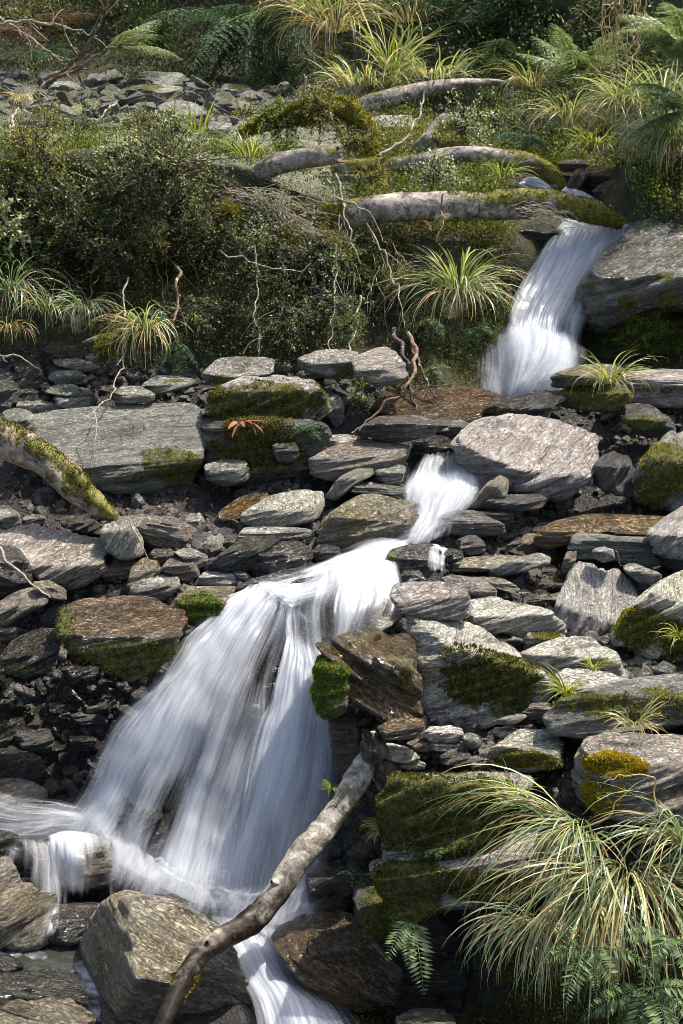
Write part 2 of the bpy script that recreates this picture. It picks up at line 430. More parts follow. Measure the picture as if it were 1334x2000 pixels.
def ground_mat():
    N = NT('stream_bed')
    tc = N.n('TexCoord').outputs['Object']
    n1 = N.noise(tc, 9.0, 8, 0.65)
    v = N.n('TexVoronoi', None, Vector=N.n('VectorMath', {'operation': 'ADD'}, i0=tc, i1=N.n('TexNoise', None, Vector=tc, Scale=6.0).outputs['Color']).outputs[0], Scale=24.0)
    c = N.ramp(n1, [(0.3, G(14, 12, 10)), (0.5, G(28, 24, 20)), (0.7, G(54, 47, 39))])
    c = N.mix(N.step(v.outputs['Distance'], 0.25, 0.6), c, G(18, 16, 14))
    ma = N.attr('moss')
    mm = N.step(N.math('ADD', ma, N.math('MULTIPLY', N.math('SUBTRACT', N.noise(tc, 5.0, 6, 0.7), 0.5), 1.2)), 0.4, 0.65)
    mc = N.ramp(N.noise(tc, 16.0, 6, 0.7), [(0.25, G(22, 22, 10)), (0.5, G(46, 46, 20)), (0.75, G(84, 80, 34))])
    c = N.mix(mm, c, mc)
    c = N.mix(N.attr('pale'), c, N.ramp(N.noise(tc, 9.0, 7, 0.7), [(0.3, G(46, 46, 36)), (0.5, G(96, 96, 78)), (0.7, G(150, 150, 130))]))
    h = N.math('ADD', N.math('MULTIPLY', v.outputs['Distance'], -0.35), n1)
    p = N.n('BsdfPrincipled', None, Base_Color=c, Roughness=N.math('ADD', 0.72, N.math('MULTIPLY', mm, 0.2)), Normal=N.bump(h, 0.8, 0.05))
    return N.out(p)
MAT['ground'] = ground_mat()

def water_mat(name, streak=(60.0, 1.6), power=1.0, base=G(214, 217, 222), thr=(0.27, 0.90)):
    """silky falling water: white threads drawn out along the flow (UV: u across in metres, v along in metres)"""
    N = NT(name)
    uv = N.n('UVMap').outputs[0]
    warp = N.noise(N.map(uv, (5.0, 1.2, 1)), 1.0, 3, 0.5)
    wv = N.n('CombineXYZ', None, X=N.math('MULTIPLY', N.math('SUBTRACT', warp, 0.5), 0.05)).outputs[0]
    u2 = N.n('VectorMath', {'operation': 'ADD'}, i0=uv, i1=wv).outputs[0]
    s1 = N.noise(N.map(u2, (streak[0], streak[1], 1)), 1.0, 5, 0.62)
    s2 = N.noise(N.map(u2, (streak[0] * 0.22, streak[1] * 0.7, 1), (3.1, 1.7, 0)), 1.0, 4, 0.55)
    s3 = N.noise(N.map(u2, (streak[0] * 2.7, streak[1] * 1.5, 1), (7.1, 4.7, 0)), 1.0, 3, 0.6)
    s = N.math('ADD', N.math('ADD', N.math('MULTIPLY', s1, 0.40), N.math('MULTIPLY', s2, 0.46)), N.math('MULTIPLY', s3, 0.14))
    d = N.attr('dens')
    a = N.step(N.math('ADD', s, N.math('MULTIPLY', N.math('SUBTRACT', d, 0.5), 0.72)), thr[0], thr[1])
    a = N.math('MULTIPLY', a, N.step(d, 0.0, 0.25), True)
    if power != 1.0: a = N.math('MULTIPLY', a, power, True)
    nb = N.bump(s, 0.25, 0.01)
    df = N.n('BsdfDiffuse', None, Color=base, Normal=nb)
    tr = N.n('BsdfTranslucent', None, Color=base)
    mx = N.n('MixShader', None, i0=0.5, i1=df.outputs[0], i2=tr.outputs[0])
    gl = N.n('BsdfGlossy', None, Color=(1, 1, 1), Roughness=0.35, Normal=nb)
    mx2 = N.n('MixShader', None, i0=0.06, i1=mx.outputs[0], i2=gl.outputs[0])
    tp = N.n('BsdfTransparent', None, Color=(1, 1, 1))
    return N.out(N.n('MixShader', None, i0=a, i1=tp.outputs[0], i2=mx2.outputs[0]))
MAT['fall'] = water_mat('falling_water')
MAT['veil'] = water_mat('thin_water_veil', (34.0, 1.2), 0.85, G(214, 217, 222), (0.36, 0.85))
MAT['foam'] = water_mat('foaming_water', (11.0, 5.0), 1.0, G(214, 221, 230), (0.28, 0.7))

def mist_mat():
    N = NT('spray_mist')
    p = N.n('TexCoord').outputs['Object']; uv = N.n('UVMap').outputs[0]
    f = N.math('ADD', N.math('MULTIPLY', N.noise(p, 5.0, 4, 0.55, 0.4), 0.3), N.math('MULTIPLY', N.noise(N.map(uv, (24, 2, 1)), 1.0, 5, 0.6), 0.7))
    d = N.attr('dens')
    a = N.math('MULTIPLY', d, N.step(N.math('ADD', f, N.math('MULTIPLY', N.math('SUBTRACT', d, 0.5), 0.35)), 0.30, 0.68), True)
    df = N.n('BsdfDiffuse', None, Color=G(214, 217, 222)); tr = N.n('BsdfTranslucent', None, Color=G(214, 217, 222))
    mx = N.n('MixShader', None, i0=0.5, i1=df.outputs[0], i2=tr.outputs[0])
    return N.out(N.n('MixShader', None, i0=a, i1=N.n('BsdfTransparent').outputs[0], i2=mx.outputs[0]))
MAT['mist'] = mist_mat()

def pool_mat():
    N = NT('stream_surface')
    uv = N.n('TexCoord').outputs['Object']
    n1 = N.noise(uv, 7.0, 6, 0.6, 1.0)
    n2 = N.noise(uv, 2.2, 3, 0.5, 0.6)
    f = N.step(N.math('ADD', N.math('MULTIPLY', n1, 0.5), N.math('ADD', N.math('MULTIPLY', n2, 0.5), N.math('MULTIPLY', N.math('SUBTRACT', N.attr('dens'), 0.5), 0.6))), 0.38, 0.62)
    nb = N.bump(N.noise(uv, 14.0, 4, 0.55, 0.8), 0.4, 0.02)
    wat = N.n('BsdfPrincipled', None, Base_Color=G(44, 46, 40), Roughness=0.08, Normal=nb)
    foam = N.n('BsdfDiffuse', None, Color=G(206, 213, 222), Normal=nb)
    return N.out(N.n('MixShader', None, i0=f, i1=wat.outputs[0], i2=foam.outputs[0]))
MAT['pool'] = pool_mat()
# ------------------------------------------------------------------ the hillside
_cols = [-900, 0, 250, 500, 700, 850, 1000, 1150, 1334, 2100]
_rows = [  # per column: (py, Y) from below the frame to far above it
 [(2300,5.2),(2000,5.9),(1640,7.4),(1420,8.1),(1290,8.5),(1000,9.8),(730,11.7),(520,12.75),(310,12.75),(240,16),(140,22),(20,24.5),(-500,28)],
 [(2300,5.2),(2000,5.9),(1640,7.4),(1420,8.2),(1290,8.5),(1000,9.8),(730,11.7),(520,12.75),(310,12.75),(240,16),(140,22),(20,24.5),(-500,28)],
 [(2350,5.2),(2010,5.9),(1720,7.3),(1480,8.0),(1240,8.4),(1010,9.7),(740,11.6),(520,12.7),(300,12.8),(240,16),(150,22),(20,24),(-500,28)],
 [(2350,5.2),(2020,5.85),(1790,6.95),(1480,7.7),(1200,8.4),(1060,9.3),(745,11.5),(540,12.6),(330,12.85),(250,16),(160,22),(20,24),(-500,28)],
 [(2350,5.2),(2030,5.85),(1820,6.6),(1500,7.25),(1240,8.1),(1060,9.35),(765,11.4),(580,12.4),(420,12.9),(280,15.5),(180,21),(40,24),(-500,28)],
 [(2350,5.2),(2020,6.15),(1850,6.55),(1640,6.75),(1440,7.0),(1150,8.7),(820,11.0),(700,11.5),(480,12.8),(290,15),(200,20),(60,23),(-500,27)],
 [(2350,5.0),(2000,6.0),(1750,6.4),(1600,6.55),(1470,6.85),(1180,8.5),(790,11.4),(640,12.3),(450,13.1),(350,14.5),(230,17),(80,20),(-500,24)],
 [(2350,4.9),(2050,5.6),(1750,6.0),(1600,6.2),(1450,6.7),(1200,8.4),(790,11.4),(690,12.5),(450,13.3),(360,14.5),(260,16),(120,18),(-500,22)],
 [(2350,4.7),(2050,5.3),(1750,5.8),(1600,6.0),(1450,6.6),(1200,8.3),(800,11.1),(690,12.2),(440,12.5),(330,13.0),(200,14.2),(60,16),(-500,20)],
 [(2350,4.5),(2050,5.1),(1750,5.6),(1600,5.8),(1450,6.5),(1200,8.3),(800,10.9),(690,11.9),(440,12.3),(330,12.8),(200,14.0),(60,16),(-500,20)]]
def smooth_rows(pts, per):
    out = []
    f = np.linspace(0, 1, per, endpoint=False)[:, None]
    for p, q in zip(pts[:-1], pts[1:]): out.append(p + (q - p) * (f * f * (3 - 2 * f) * .35 + f * .65))
    return np.vstack(out + [pts[-1:]])
def build_terrain():
    nc, per = 300, 22
    cx = np.concatenate([np.linspace(-900, -20, 40), np.linspace(0, 1334, 220), np.linspace(1354, 2100, 40)])
    tab = np.array(_rows, dtype=float)                       # col,row,2
    nr = (tab.shape[1] - 1) * per + 1
    fine = np.stack([smooth_rows(t, per) for t in tab])
    G_ = np.zeros((nr, len(cx), 3))
    for r in range(nr):
        py = np.interp(cx, _cols, fine[:, r, 0]); Y = np.interp(cx, _cols, fine[:, r, 1])
        d = FWD[None] + RGT[None] * ((cx - 667) / FPX)[:, None] + UPV[None] * ((1000 - py) / FPX)[:, None]
        G_[r] = d * (Y / d[:, 1])[:, None]
    V = G_.reshape(-1, 3)
    g0 = np.gradient(G_, axis=0); g1 = np.gradient(G_, axis=1)
    nrm = norm(np.cross(g1, g0)).reshape(-1, 3)
    V = V + nrm * (0.16 * fbm(V * 1.1, 3) + 0.07 * fbm(V * 4.0, 3))[:, None]
    row = np.repeat(np.arange(nr) / per, len(cx)); px = np.tile(cx, nr)
    bank = sstep(5.9, 6.4, row) * 1.0
    bank = np.maximum(bank, sstep(720, 800, px) * sstep(3.6, 2.8, row) * 0.75)
    idx = np.arange(nr * len(cx)).reshape(nr, len(cx))
    F = np.stack([idx[:-1, :-1], idx[:-1, 1:], idx[1:, 1:], idx[1:, :-1]], -1).reshape(-1, 4)
    o = obj('hillside_terrain', make_mesh('hillside_terrain', V, F, attrs={'moss': bank, 'pale': sstep(7.7, 8.4, row) * sstep(10.0, 9.3, row) * sstep(760, 640, px)}), MAT['ground'])
    tag(o, kind='structure')
    return V, F, nrm, row, px
TV, TF, TN, TROW, TPX = build_terrain()
TBVH = BVHTree.FromPolygons([tuple(v) for v in TV.tolist()], TF.tolist())
def hit(px, py):
    d = ray(px, py)
    h = TBVH.ray_cast(Vector((0, 0, 0)), Vector(d), 60)
    return np.array(h[0]) if h[0] is not None else P(px, py, 12.0)

# ------------------------------------------------------------------ rocks
ALLV, ALLF, ALLN = [], [], [0]      # coarse copies of everything solid, for resting plants on it
def solid(V, F):
    F = np.asarray(F)
    if F.shape[1] == 4: F = np.vstack([F[:, :3], F[:, [0, 2, 3]]])
    ALLV.append(np.asarray(V)); ALLF.append(F + ALLN[0]); ALLN[0] += len(V)

def chaikin(p):
    p = np.asarray(p, float); q = np.roll(p, -1, 0)
    return np.stack([p * .88 + q * .12, p * .12 + q * .88], 1).reshape(-1, 2)

def polar(poly, th):
    """largest distance from the origin to the outline in direction th"""
    a = poly; b = np.roll(poly, -1, 0); e = b - a
    d = np.stack([np.cos(th), np.sin(th)], 1)
    den = d[:, None, 0] * e[None, :, 1] - d[:, None, 1] * e[None, :, 0]
    den = np.where(np.abs(den) < 1e-9, 1e-9, den)
    t = (a[None, :, 0] * e[None, :, 1] - a[None, :, 1] * e[None, :, 0]) / den
    s = (a[None, :, 0] * d[:, None, 1] - a[None, :, 1] * d[:, None, 0]) / den
    ok = (s >= -1e-6) & (s <= 1 + 1e-6) & (t > 0)
    r = np.where(ok, t, 0).max(1)
    return np.where(r <= 0, np.abs(a).max() * .5, r)

def rock_shape(sub, poly, D, c, lean, roll, yaw, seed, rough, fnorm, sharp=24.0, chips=7, cuts=()):
    rng = np.random.RandomState(seed)
    W = np.ptp(poly[:, 0]); H = np.ptp(poly[:, 1]); top = poly[:, 1].max(); S = (W * H) ** .5
    I, F = ico(sub)
    d = norm(I * np.array([W / 2, H / 2, D]))
    th = np.arctan2(d[:, 1], d[:, 0]); cphi = np.hypot(d[:, 0], d[:, 1])
    # outline radius, from a table
    tt = np.linspace(-np.pi, np.pi, 721); rt = polar(poly, tt)
    k = np.array([1, 2, 3, 2, 1.]); k /= k.sum()
    rt = np.convolve(np.concatenate([rt[-3:-1], rt, rt[1:3]]), k, 'valid')
    Rc = np.interp(th, tt, rt) / np.maximum(cphi, 1e-3)
    rs = [Rc]
    def plane(n, dist):
        q = d @ n
        rs.append(np.where(q > 1e-4, dist / np.maximum(q, 1e-4), 1e6))
    plane(np.array([0, 0, 1.0]), D * 0.9)
    p0 = np.array([0, top - c * H, -D])
    nt = norm(np.array([roll * 2 * D, 2 * D, -c * H])); plane(nt, max(0.05 * S, nt @ p0))
    nf = norm(np.array([yaw, -lean, -1.0])); plane(nf, max(0.08 * S, nf @ p0))
    for _ in range(chips):
        n = norm(rng.normal(size=3) * np.array([1, 1, 1.2])); n[2] = -abs(n[2]) if rng.rand() < .75 else n[2]
        if abs(n[2]) < .3: continue
        plane(n, (abs(n[0]) * W / 2 + abs(n[1]) * H / 2 + abs(n[2]) * D) * rng.uniform(.60, .82))
    for n, q in cuts: plane(norm(np.array(n, float)), float(norm(np.array(n, float)) @ np.array(q)))
    R = np.stack(rs)
    m = R.min(0)
    r = m * ((m[None] / R) ** sharp).sum(0) ** (-1 / sharp)
    p = d * r[:, None]
    # foliation and weathering
    off = rng.rand(3) * 40
    a1 = norm(np.cross(fnorm, [0.3, 0.2, 1])); a2 = np.cross(fnorm, a1)
    q = np.stack([p @ a1, p @ a2, p @ fnorm], 1) / S
    led = fbm(q * [1.6, 1.6, 9] + off, 4)
    big = fbm(q * 2.1 + off + 9, 3)
    fine = fbm(q * [7, 7, 22] + off, 3)
    edge = vnoise(q * [0.9, 0.9, 14] + off)                       # stepped sheets
    edge2 = vnoise(q * [2.2, 2.2, 34] + off + 5)
    step = lambda e, lo, hi: np.sign(e) * sstep(lo, hi, np.abs(e))
    if rough < 0: rough = -rough
    disp = .75 * rough * S * (0.040 * big + 0.036 * led + 0.026 * step(edge, .08, .22) + 0.012 * step(edge2, .1, .3) + 0.016 * fine)
    p = p + d * disp[:, None]
    return p, F

def view_frame(cen):
    w = norm(cen); u = norm(np.cross(w, [0, 0, 1.0])); v = np.cross(u, w)
    return np.stack([u, v, w])          # rows

ROCKS = {}
def rock(label, pts, mat='grey', Y=None, dp=0.62, c=0.38, lean=0.12, roll=0.0, yaw=0.0, fa=None, rough=1.0,
         moss=None, m=0.0, seed=None, name='rock', cat='rock', group=None, near=0.0, sharp=18.0, sub=None, chips=6, key=None, tuft=None, cuts=()):
    if name == 'mossy_rock': sharp, rough = 9.0, rough * 1.9
    pts = np.array(pts, float).reshape(-1, 2)
    seed = seed if seed is not None else abs(hash_s(label)) % 99991
    rng = np.random.RandomState(seed + 5)
    pts = (pts - pts.mean(0)) * (1.0 if name == 'mossy_rock' else 1.07) + pts.mean(0)
    lo, hi = pts.min(0), pts.max(0); w, h = hi - lo
    cpx = (lo + hi) / 2
    if Y is None:
        g = hit(cpx[0], cpx[1] + 0.22 * h); Y = g[1]
    cen = P(cpx[0], cpx[1], Y - near); s = mpp(cen)
    Fm = view_frame(cen)
    poly = chaikin(np.stack([(pts[:, 0] - cpx[0]) * s, (cpx[1] - pts[:, 1]) * s], 1))
    D = dp * 0.5 * (0.5 * min(w, h) + 0.5 * math.sqrt(w * h)) * s * 1.25
    if fa is None: fa = rng.uniform(2, 24)
    a = math.radians(fa)
    fn = norm(np.array([-math.sin(a), math.cos(a), rng.uniform(-.45, -.05)]))
    px = max(w, h)
    cz = [(n_, ((x_ - cpx[0]) * s, (cpx[1] - y_) * s, -D * f_)) for n_, x_, y_, f_ in cuts]
    sb = sub or (7 if px > 260 else 6 if px > 130 else 5 if px > 45 else 4)
    L, F = rock_shape(sb, poly, D, c, lean, roll, yaw, seed, rough, fn, sharp, chips, cz)
    Wd = L @ Fm + cen
    # local frame: z along the foliation
    z = norm(fn @ Fm); x = norm(np.cross([0.1, 1, 0.2], z)); y = np.cross(z, x)
    R = np.stack([x, y, z])
    ms = np.full(len(L), float(m))
    pp = np.stack([L[:, 0] / s + cpx[0], cpx[1] - L[:, 1] / s], 1)
    for (ex, ey, rx, ry, st) in (moss or []):
        dd = ((pp[:, 0] - ex) / rx) ** 2 + ((pp[:, 1] - ey) / ry) ** 2
        ms = np.maximum(ms, st * sstep(1.7, 0.15, dd) ** .8)
    o = obj(name, make_mesh(name, (Wd - cen) @ R.T, F, attrs={'moss': ms}), MAT[mat], None, cen, Matrix(R.T.tolist()).to_quaternion())
    tag(o, label, cat, group)
    if sb > 4:
        Lc, Fc = rock_shape(4, poly, D, c, lean, roll, yaw, seed, rough, fn, sharp, chips, cz)
        solid(Lc @ Fm + cen, Fc)
    else: solid(Wd, F)
    if key: ROCKS[key] = (o, Wd, F, ms, cen, R)
    if tuft:
        tufts(o, Wd, F, ms, cen, R, tuft)
    return o
def hash_s(s):
    h = 5381
    for ch in s: h = (h * 33 + ord(ch)) & 0xffffff
    return h

def tufts(o, Wd, F, ms, cen, R, spec):
    """moss: a mat of tiny upright shoots rooted on the mossy faces, a part of its rock.  spec = (material, count, length)"""
    mat, n, ln = spec
    rng = np.random.RandomState(n)
    tri = Wd[F]; cr = np.cross(tri[:, 1] - tri[:, 0], tri[:, 2] - tri[:, 0]); ar = np.linalg.norm(cr, axis=1) * .5
    nm = norm(cr); ctr = tri.mean(1)
    if (np.einsum('ij,ij->i', nm, ctr - cen)).mean() < 0: nm = -nm
    face = np.einsum('ij,ij->i', nm, -norm(ctr)) > -0.25
    pm = ms[F].mean(1) + 0.6 * fbm(ctr * 5.0, 4, .6) + 0.45 * fbm(ctr * 19.0, 3, .6)
    w = ar * (pm > 0.5) * face
    if w.sum() <= 0: return
    i = rng.choice(len(F), n, p=w / w.sum())
    b = rng.dirichlet((1, 1, 1), n)
    p = (tri[i] * b[:, :, None]).sum(1)
    dirn = norm(nm[i] * .8 + rng.normal(size=(n, 3)) * .5 + [0, 0, .35])
    clump = 0.5 + 0.8 * np.clip(fbm(p * 22, 2) + .5, 0, 1)
    V, Fq = leaves(p, dirn, ln * clump * rng.uniform(.6, 1.3, n), 0.42, rng)
    ch = obj('moss', make_mesh('moss', (V - cen) @ R.T, Fq, smooth=False), MAT[mat], o)
    return ch

def leaves(p, d, length, wr, rng, fold=0.25, up=None):
    """a rhombic leaf at each p pointing along d"""
    n = len(p); length = np.broadcast_to(length, (n,))
    r = rng.normal(size=(n, 3)) if up is None else up + rng.normal(size=(n, 3)) * .45
    s = norm(np.cross(d, r)); nn = np.cross(s, d)
    L = length[:, None]; w = L * np.asarray(wr).reshape(-1, 1) * .5
    mid = p + d * L * .45
    V = np.stack([p, mid + s * w + nn * w * fold, p + d * L, mid - s * w + nn * w * fold], 1).reshape(-1, 3)
    F = (np.arange(n)[:, None] * 4 + np.arange(4)[None])
    return V, F
# ------------------------------------------------------------------ the boulders and stones one can name, outlined in photograph pixels
M_ = 'moss_dark'
# --- lower right
rock('big pale boulder with a dark mossy front and flat sunlit top beside the lower fall', [794,1220,817,1205,907,1215,947,1235,1017,1285,1062,1310,1077,1330,1047,1370,987,1400,947,1425,867,1428,837,1400,817,1350,805,1280], 'pale', 7.45, .75, .34, .28, .25, -.12, 22, chips=3, cuts=[((-.75,.15,-.65),868,1310,.95)], moss=[(955,1330,110,55,.72),(900,1290,60,30,.5),(1000,1385,55,35,.6),(812,1265,16,35,.45)], key='central', tuft=('moss_dark',6500,.017), cat='boulder', name='boulder')
rock('pinkish slab balanced on top of the big pale boulder', [767,1170,772,1140,802,1131,842,1132,892,1145,912,1165,909,1200,887,1207,832,1203,787,1195], 'pink', 7.75, .9, .55, .1, -.1, key='balanced')
rock('wet brown streaked rock between the lower fall and the pale boulder', [625,1265,690,1240,787,1215,800,1235,812,1280,820,1340,825,1395,800,1430,767,1430,727,1385,687,1365,660,1300], 'wetbrown', 7.35, .8, .35, .15, fa=-32, rough=1.3, moss=[(780,1310,35,50,.5),(745,1255,25,18,.4)], tuft=('moss_dark',1500,.01), key='brown')
rock('upright moss covered stone at the edge of the lower fall', [612,1345,616,1305,630,1278,650,1263,668,1278,679,1305,683,1345,677,1382,660,1398,638,1402,620,1382], 'dark', 7.2, .9, .3, .1, moss=[(648,1300,45,50,1.0),(640,1360,40,50,.75)], tuft=('moss_bright',9000,.014), name='mossy_rock')
rock('narrow grey rock beneath the upright mossy stone at the fall', [640,1385,690,1375,700,1440,705,1510,680,1530,655,1490], 'dark', 7.15, .9, .2, .2, moss=[(690,1440,20,50,.4)])
rock('tilted grey boulder with pointed top among the stones above the grass tufts', [1089,1200,1107,1135,1127,1095,1157,1082,1192,1088,1217,1115,1239,1170,1217,1210,1177,1240,1117,1247,1097,1225], 'pale', 8.35, .8, .78, .1, .2, .1, fa=62, cat='boulder', name='boulder')
rock('small rounded cap stone resting on the tilted grey boulder', [1157,1078,1177,1066,1197,1073,1199,1090,1180,1098,1162,1090], 'grey', 8.5, 1.0)
rock('large boulder with a bright top and mossy yellow green face at the frame edge', [1209,1250,1232,1200,1277,1150,1334,1113,1420,1105,1440,1290,1334,1290,1250,1278,1215,1268], 'pale', 7.8, .75, .42, .25, .35, fa=35, moss=[(1260,1235,55,45,.85),(1320,1250,60,45,.7)], tuft=('moss',4500,.016), cat='boulder', name='boulder')
rock('flat grey stone wedged under the balanced pinkish slab, pale on top', [912,1170,937,1160,1017,1180,1067,1190,1092,1210,1099,1232,1037,1243,967,1233,927,1218], 'pale', 8.0, .8, .5, .3, -.1, moss=[(1060,1220,40,15,.35)])
rock('round moss capped stone between the pale boulder and the tilted grey one', [1024,1250,1037,1227,1067,1218,1097,1230,1104,1247,1082,1262,1047,1274,1027,1270], 'grey', 7.8, 1.0, .5, .2, moss=[(1065,1238,28,16,.9)], tuft=('moss',1200,.011), name='mossy_rock')
rock('pale angular rock with a grass tuft growing on its front', [1027,1282,1047,1268,1107,1240,1147,1243,1197,1273,1222,1315,1190,1325,1092,1316,1047,1300], 'pale', 7.45, .8, .5, .2, moss=[(1110,1275,15,12,.4),(1170,1290,30,15,.35)])
rock('long green stained slab tilted above the bottom tussock grass', [1084,1415,1102,1385,1147,1360,1247,1325,1334,1310,1430,1303,1430,1400,1334,1405,1217,1432,1147,1455,1097,1447], 'green', 6.75, .9, .42, .3, .0, .1, moss=[(1200,1385,130,30,.62),(1300,1360,60,20,.6)], tuft=('moss',3000,.013))
rock('white topped flat stone behind the lime green grass tuft', [1087,1320,1107,1306,1167,1311,1247,1326,1200,1342,1127,1372,1102,1345], 'pale', 7.05, .9, .6, .2)
rock('bottom boulder with an orange moss cap behind the big tussock', [1127,1515,1147,1460,1187,1437,1287,1438,1334,1433,1430,1428,1430,1610,1334,1605,1200,1600,1135,1565], 'pink', 6.15, .9, .36, .1, moss=[(1200,1505,62,24,.95),(1180,1560,60,40,.5)], tuft=('moss_gold',9000,.015), cat='boulder', name='boulder', key='orange')
rock('square pale stone with a mossy front above the mossy ledge block', [960,1470,1012,1425,1037,1418,1087,1425,1097,1460,1094,1492,1030,1502,965,1497], 'pale', 6.65, .9, .58, .1, moss=[(1030,1483,70,18,.9)], tuft=('moss',2200,.010))
rock('thick moss covered block with a bare pink rim beside the log stump', [757,1560,782,1522,832,1509,967,1506,1022,1510,1019,1545,995,1585,967,1615,907,1655,842,1668,792,1680,763,1690,756,1620], 'pink', 6.3, .8, .16, .12, moss=[(880,1600,190,85,.9),(790,1560,50,60,.9)], tuft=('moss_dark',16000,.014), cat='boulder', name='mossy_boulder', key='block')
rock('stone ledge with hanging moss below the moss covered block', [738,1697,787,1685,907,1645,1067,1612,1105,1620,1120,1660,1097,1725,1017,1745,900,1765,842,1775,812,1815,790,1805,755,1745], 'pink', 6.2, .8, .34, .2, -.16, 0, 14, moss=[(800,1750,75,75,.9),(950,1730,110,35,.8)], tuft=('moss_dark',9000,.014), key='ledge')
rock('dark mossy rock wall under the stone ledge at the water edge', [690,1700,760,1720,850,1790,900,1850,900,1990,850,2060,760,2000,745,1880,700,1800], 'dark', 6.5, .9, .2, .1, moss=[(740,1800,45,70,.7)], tuft=('moss',2500,.013))
rock('wet brown boulder washed by spray at the foot of the fall', [537,1835,550,1808,590,1783,650,1775,700,1795,735,1850,785,1900,765,1950,700,1967,660,1962,610,1922,570,1882], 'wetbrown', 6.25, .9, .5, .2, -.1, 0, -35, rough=.9, cat='boulder', name='boulder', key='wetbase')
rock('small wet tan rock at the very bottom under the dark wall', [775,1995,810,1968,860,1973,890,1998,900,2060,780,2060], 'tan', 5.75, .9)
rock('weathered tan wood coloured stone under the lime green grass tuft', [1022,1395,1037,1377,1067,1370,1087,1375,1085,1400,1050,1405,1028,1405], 'tan', 6.95, .9)
for i, (pl, mt, lb) in enumerate([
 ([824,1435,842,1421,877,1415,902,1424,900,1447,842,1449], 'pale', 'oval pale stone lying below the big pale boulder'),
 ([794,1453,822,1440,850,1455,845,1468,815,1466], 'tan', 'tan wedge stone beside the oval pale stone'),
 ([837,1455,867,1446,907,1448,910,1462,870,1468,840,1465], 'pale', 'thin white slab in front of the oval pale stone'),
 ([904,1440,915,1427,932,1438,940,1455,925,1463,908,1458], 'grey', 'rounded pebble sized stone beside the oval pale stone'),
 ([962,1412,985,1402,1017,1392,1028,1397,1010,1412,975,1416], 'grey', 'thin grey stone along the foot of the big pale boulder'),
 ([962,1430,985,1420,1010,1424,1008,1440,980,1442], 'pale', 'small pale stone behind the square mossy front stone'),
 ([762,1480,790,1474,830,1490,825,1502,790,1500,770,1494], 'pale', 'white flat stone just beside the log stump'),
 ([860,1478,885,1462,915,1470,922,1490,890,1498,862,1492], 'dark', 'dark mossy stone between the white flat stone and the square stone'),
 ([915,1482,940,1470,965,1480,962,1500,920,1500], 'pink', 'pink brown stone touching the square mossy front stone'),
 ([735,1455,765,1450,800,1462,820,1480,790,1490,740,1480], 'pale', 'cream bedrock hump behind the log stump'),
 ([740,1420,775,1400,822,1402,828,1425,800,1440,750,1445], 'wetbrown', 'wet orange brown rock between the stump and the big pale boulder'),
 ]):
    rock(lb, pl, mt, 6.95 - i * .02, .9, .45, name='stone', cat='stone')
# --- middle right
rock('big pink white boulder leaning beside the small middle cascade', [899,848,917,827,987,815,1062,805,1117,820,1157,845,1160,880,1142,925,1117,962,1087,977,1017,964,987,952,940,959,920,942,905,902,896,875], 'pink', 10.15, .75, .66, .25, .12, .12, 24, rough=1.1, chips=3, cuts=[((-.55,-.5,-.65),960,890,.8)], cat='boulder', name='boulder', key='pinkboulder')
rock('pointed dark slab standing in front of the big pink white boulder', [917,1000,947,950,975,925,990,940,989,968,947,988], 'tan', 9.7, .7, .3, .1, fa=50)
rock('layered flat slab at the foot of the big pink white boulder', [940,988,977,967,1047,961,1068,972,1052,992,987,1003], 'dark', 9.6, .9, .5, fa=14)
rock('dark flat topped rock at the edge of the middle cascade', [854,1010,877,995,927,998,977,1020,982,1040,927,1047,877,1042], 'dark', 9.35, .9, .45, fa=4, moss=[(885,1020,20,12,.35)])
rock('rounded dark stone under the dark flat topped rock', [887,1062,917,1042,942,1053,949,1075,917,1086], 'dark', 9.1, .9)
rock('brown stone block behind the dark flat topped rock', [932,1002,990,988,1003,1008,988,1028,950,1015], 'dark', 9.55, .9)
rock('long wet orange slab with water running over its top', [1054,1058,1082,1025,1147,1005,1242,998,1312,1003,1302,1032,1242,1042,1167,1037,1117,1047,1097,1077,1062,1072], 'wetbrown', 9.2, .9, .55, .3, fa=6, rough=.8)
rock('rectangular grey block in front of the long wet orange slab', [1119,1052,1142,1039,1267,1041,1292,1055,1289,1097,1242,1104,1197,1092,1117,1097], 'green', 8.95, .8, .22, .05, fa=2)
rock('smooth pale rock cut off by the frame beside the grey block', [1270,1047,1300,1015,1334,988,1410,978,1410,1085,1320,1092,1290,1082], 'pale', 8.8, .9, .6, fa=40)
rock('narrow upright stone beside the rectangular grey block', [1097,1112,1105,1080,1125,1073,1122,1110,1102,1120], 'tan', 8.8, 1.0)
rock('flat stone tucked behind the shoulder of the tilted grey boulder', [1217,1112,1232,1099,1292,1120,1284,1143,1242,1134], 'grey', 8.45, .9, fa=12, moss=[(1245,1108,15,8,.4)])
rock('slanting layered slab in the middle of the stone pile', [957,1122,977,1104,1057,1075,1073,1082,1067,1101,1007,1119,967,1129], 'grey', 8.75, .8, .4, fa=22)
rock('upper brown slab of the pair behind the balanced pinkish slab', [912,1126,967,1124,1012,1145,1007,1162,967,1147], 'tan', 8.45, .9, fa=-14)
rock('lower brown slab of the pair behind the balanced pinkish slab', [862,1132,887,1121,947,1135,970,1150,962,1170,907,1157], 'tan', 8.3, .9, .5, fa=-12)
rock('low wet tan slab with thin water sliding over it', [880,1102,917,1090,1017,1081,1029,1090,967,1114,887,1120], 'tan', 8.85, 1.1, .7, .3, fa=5)
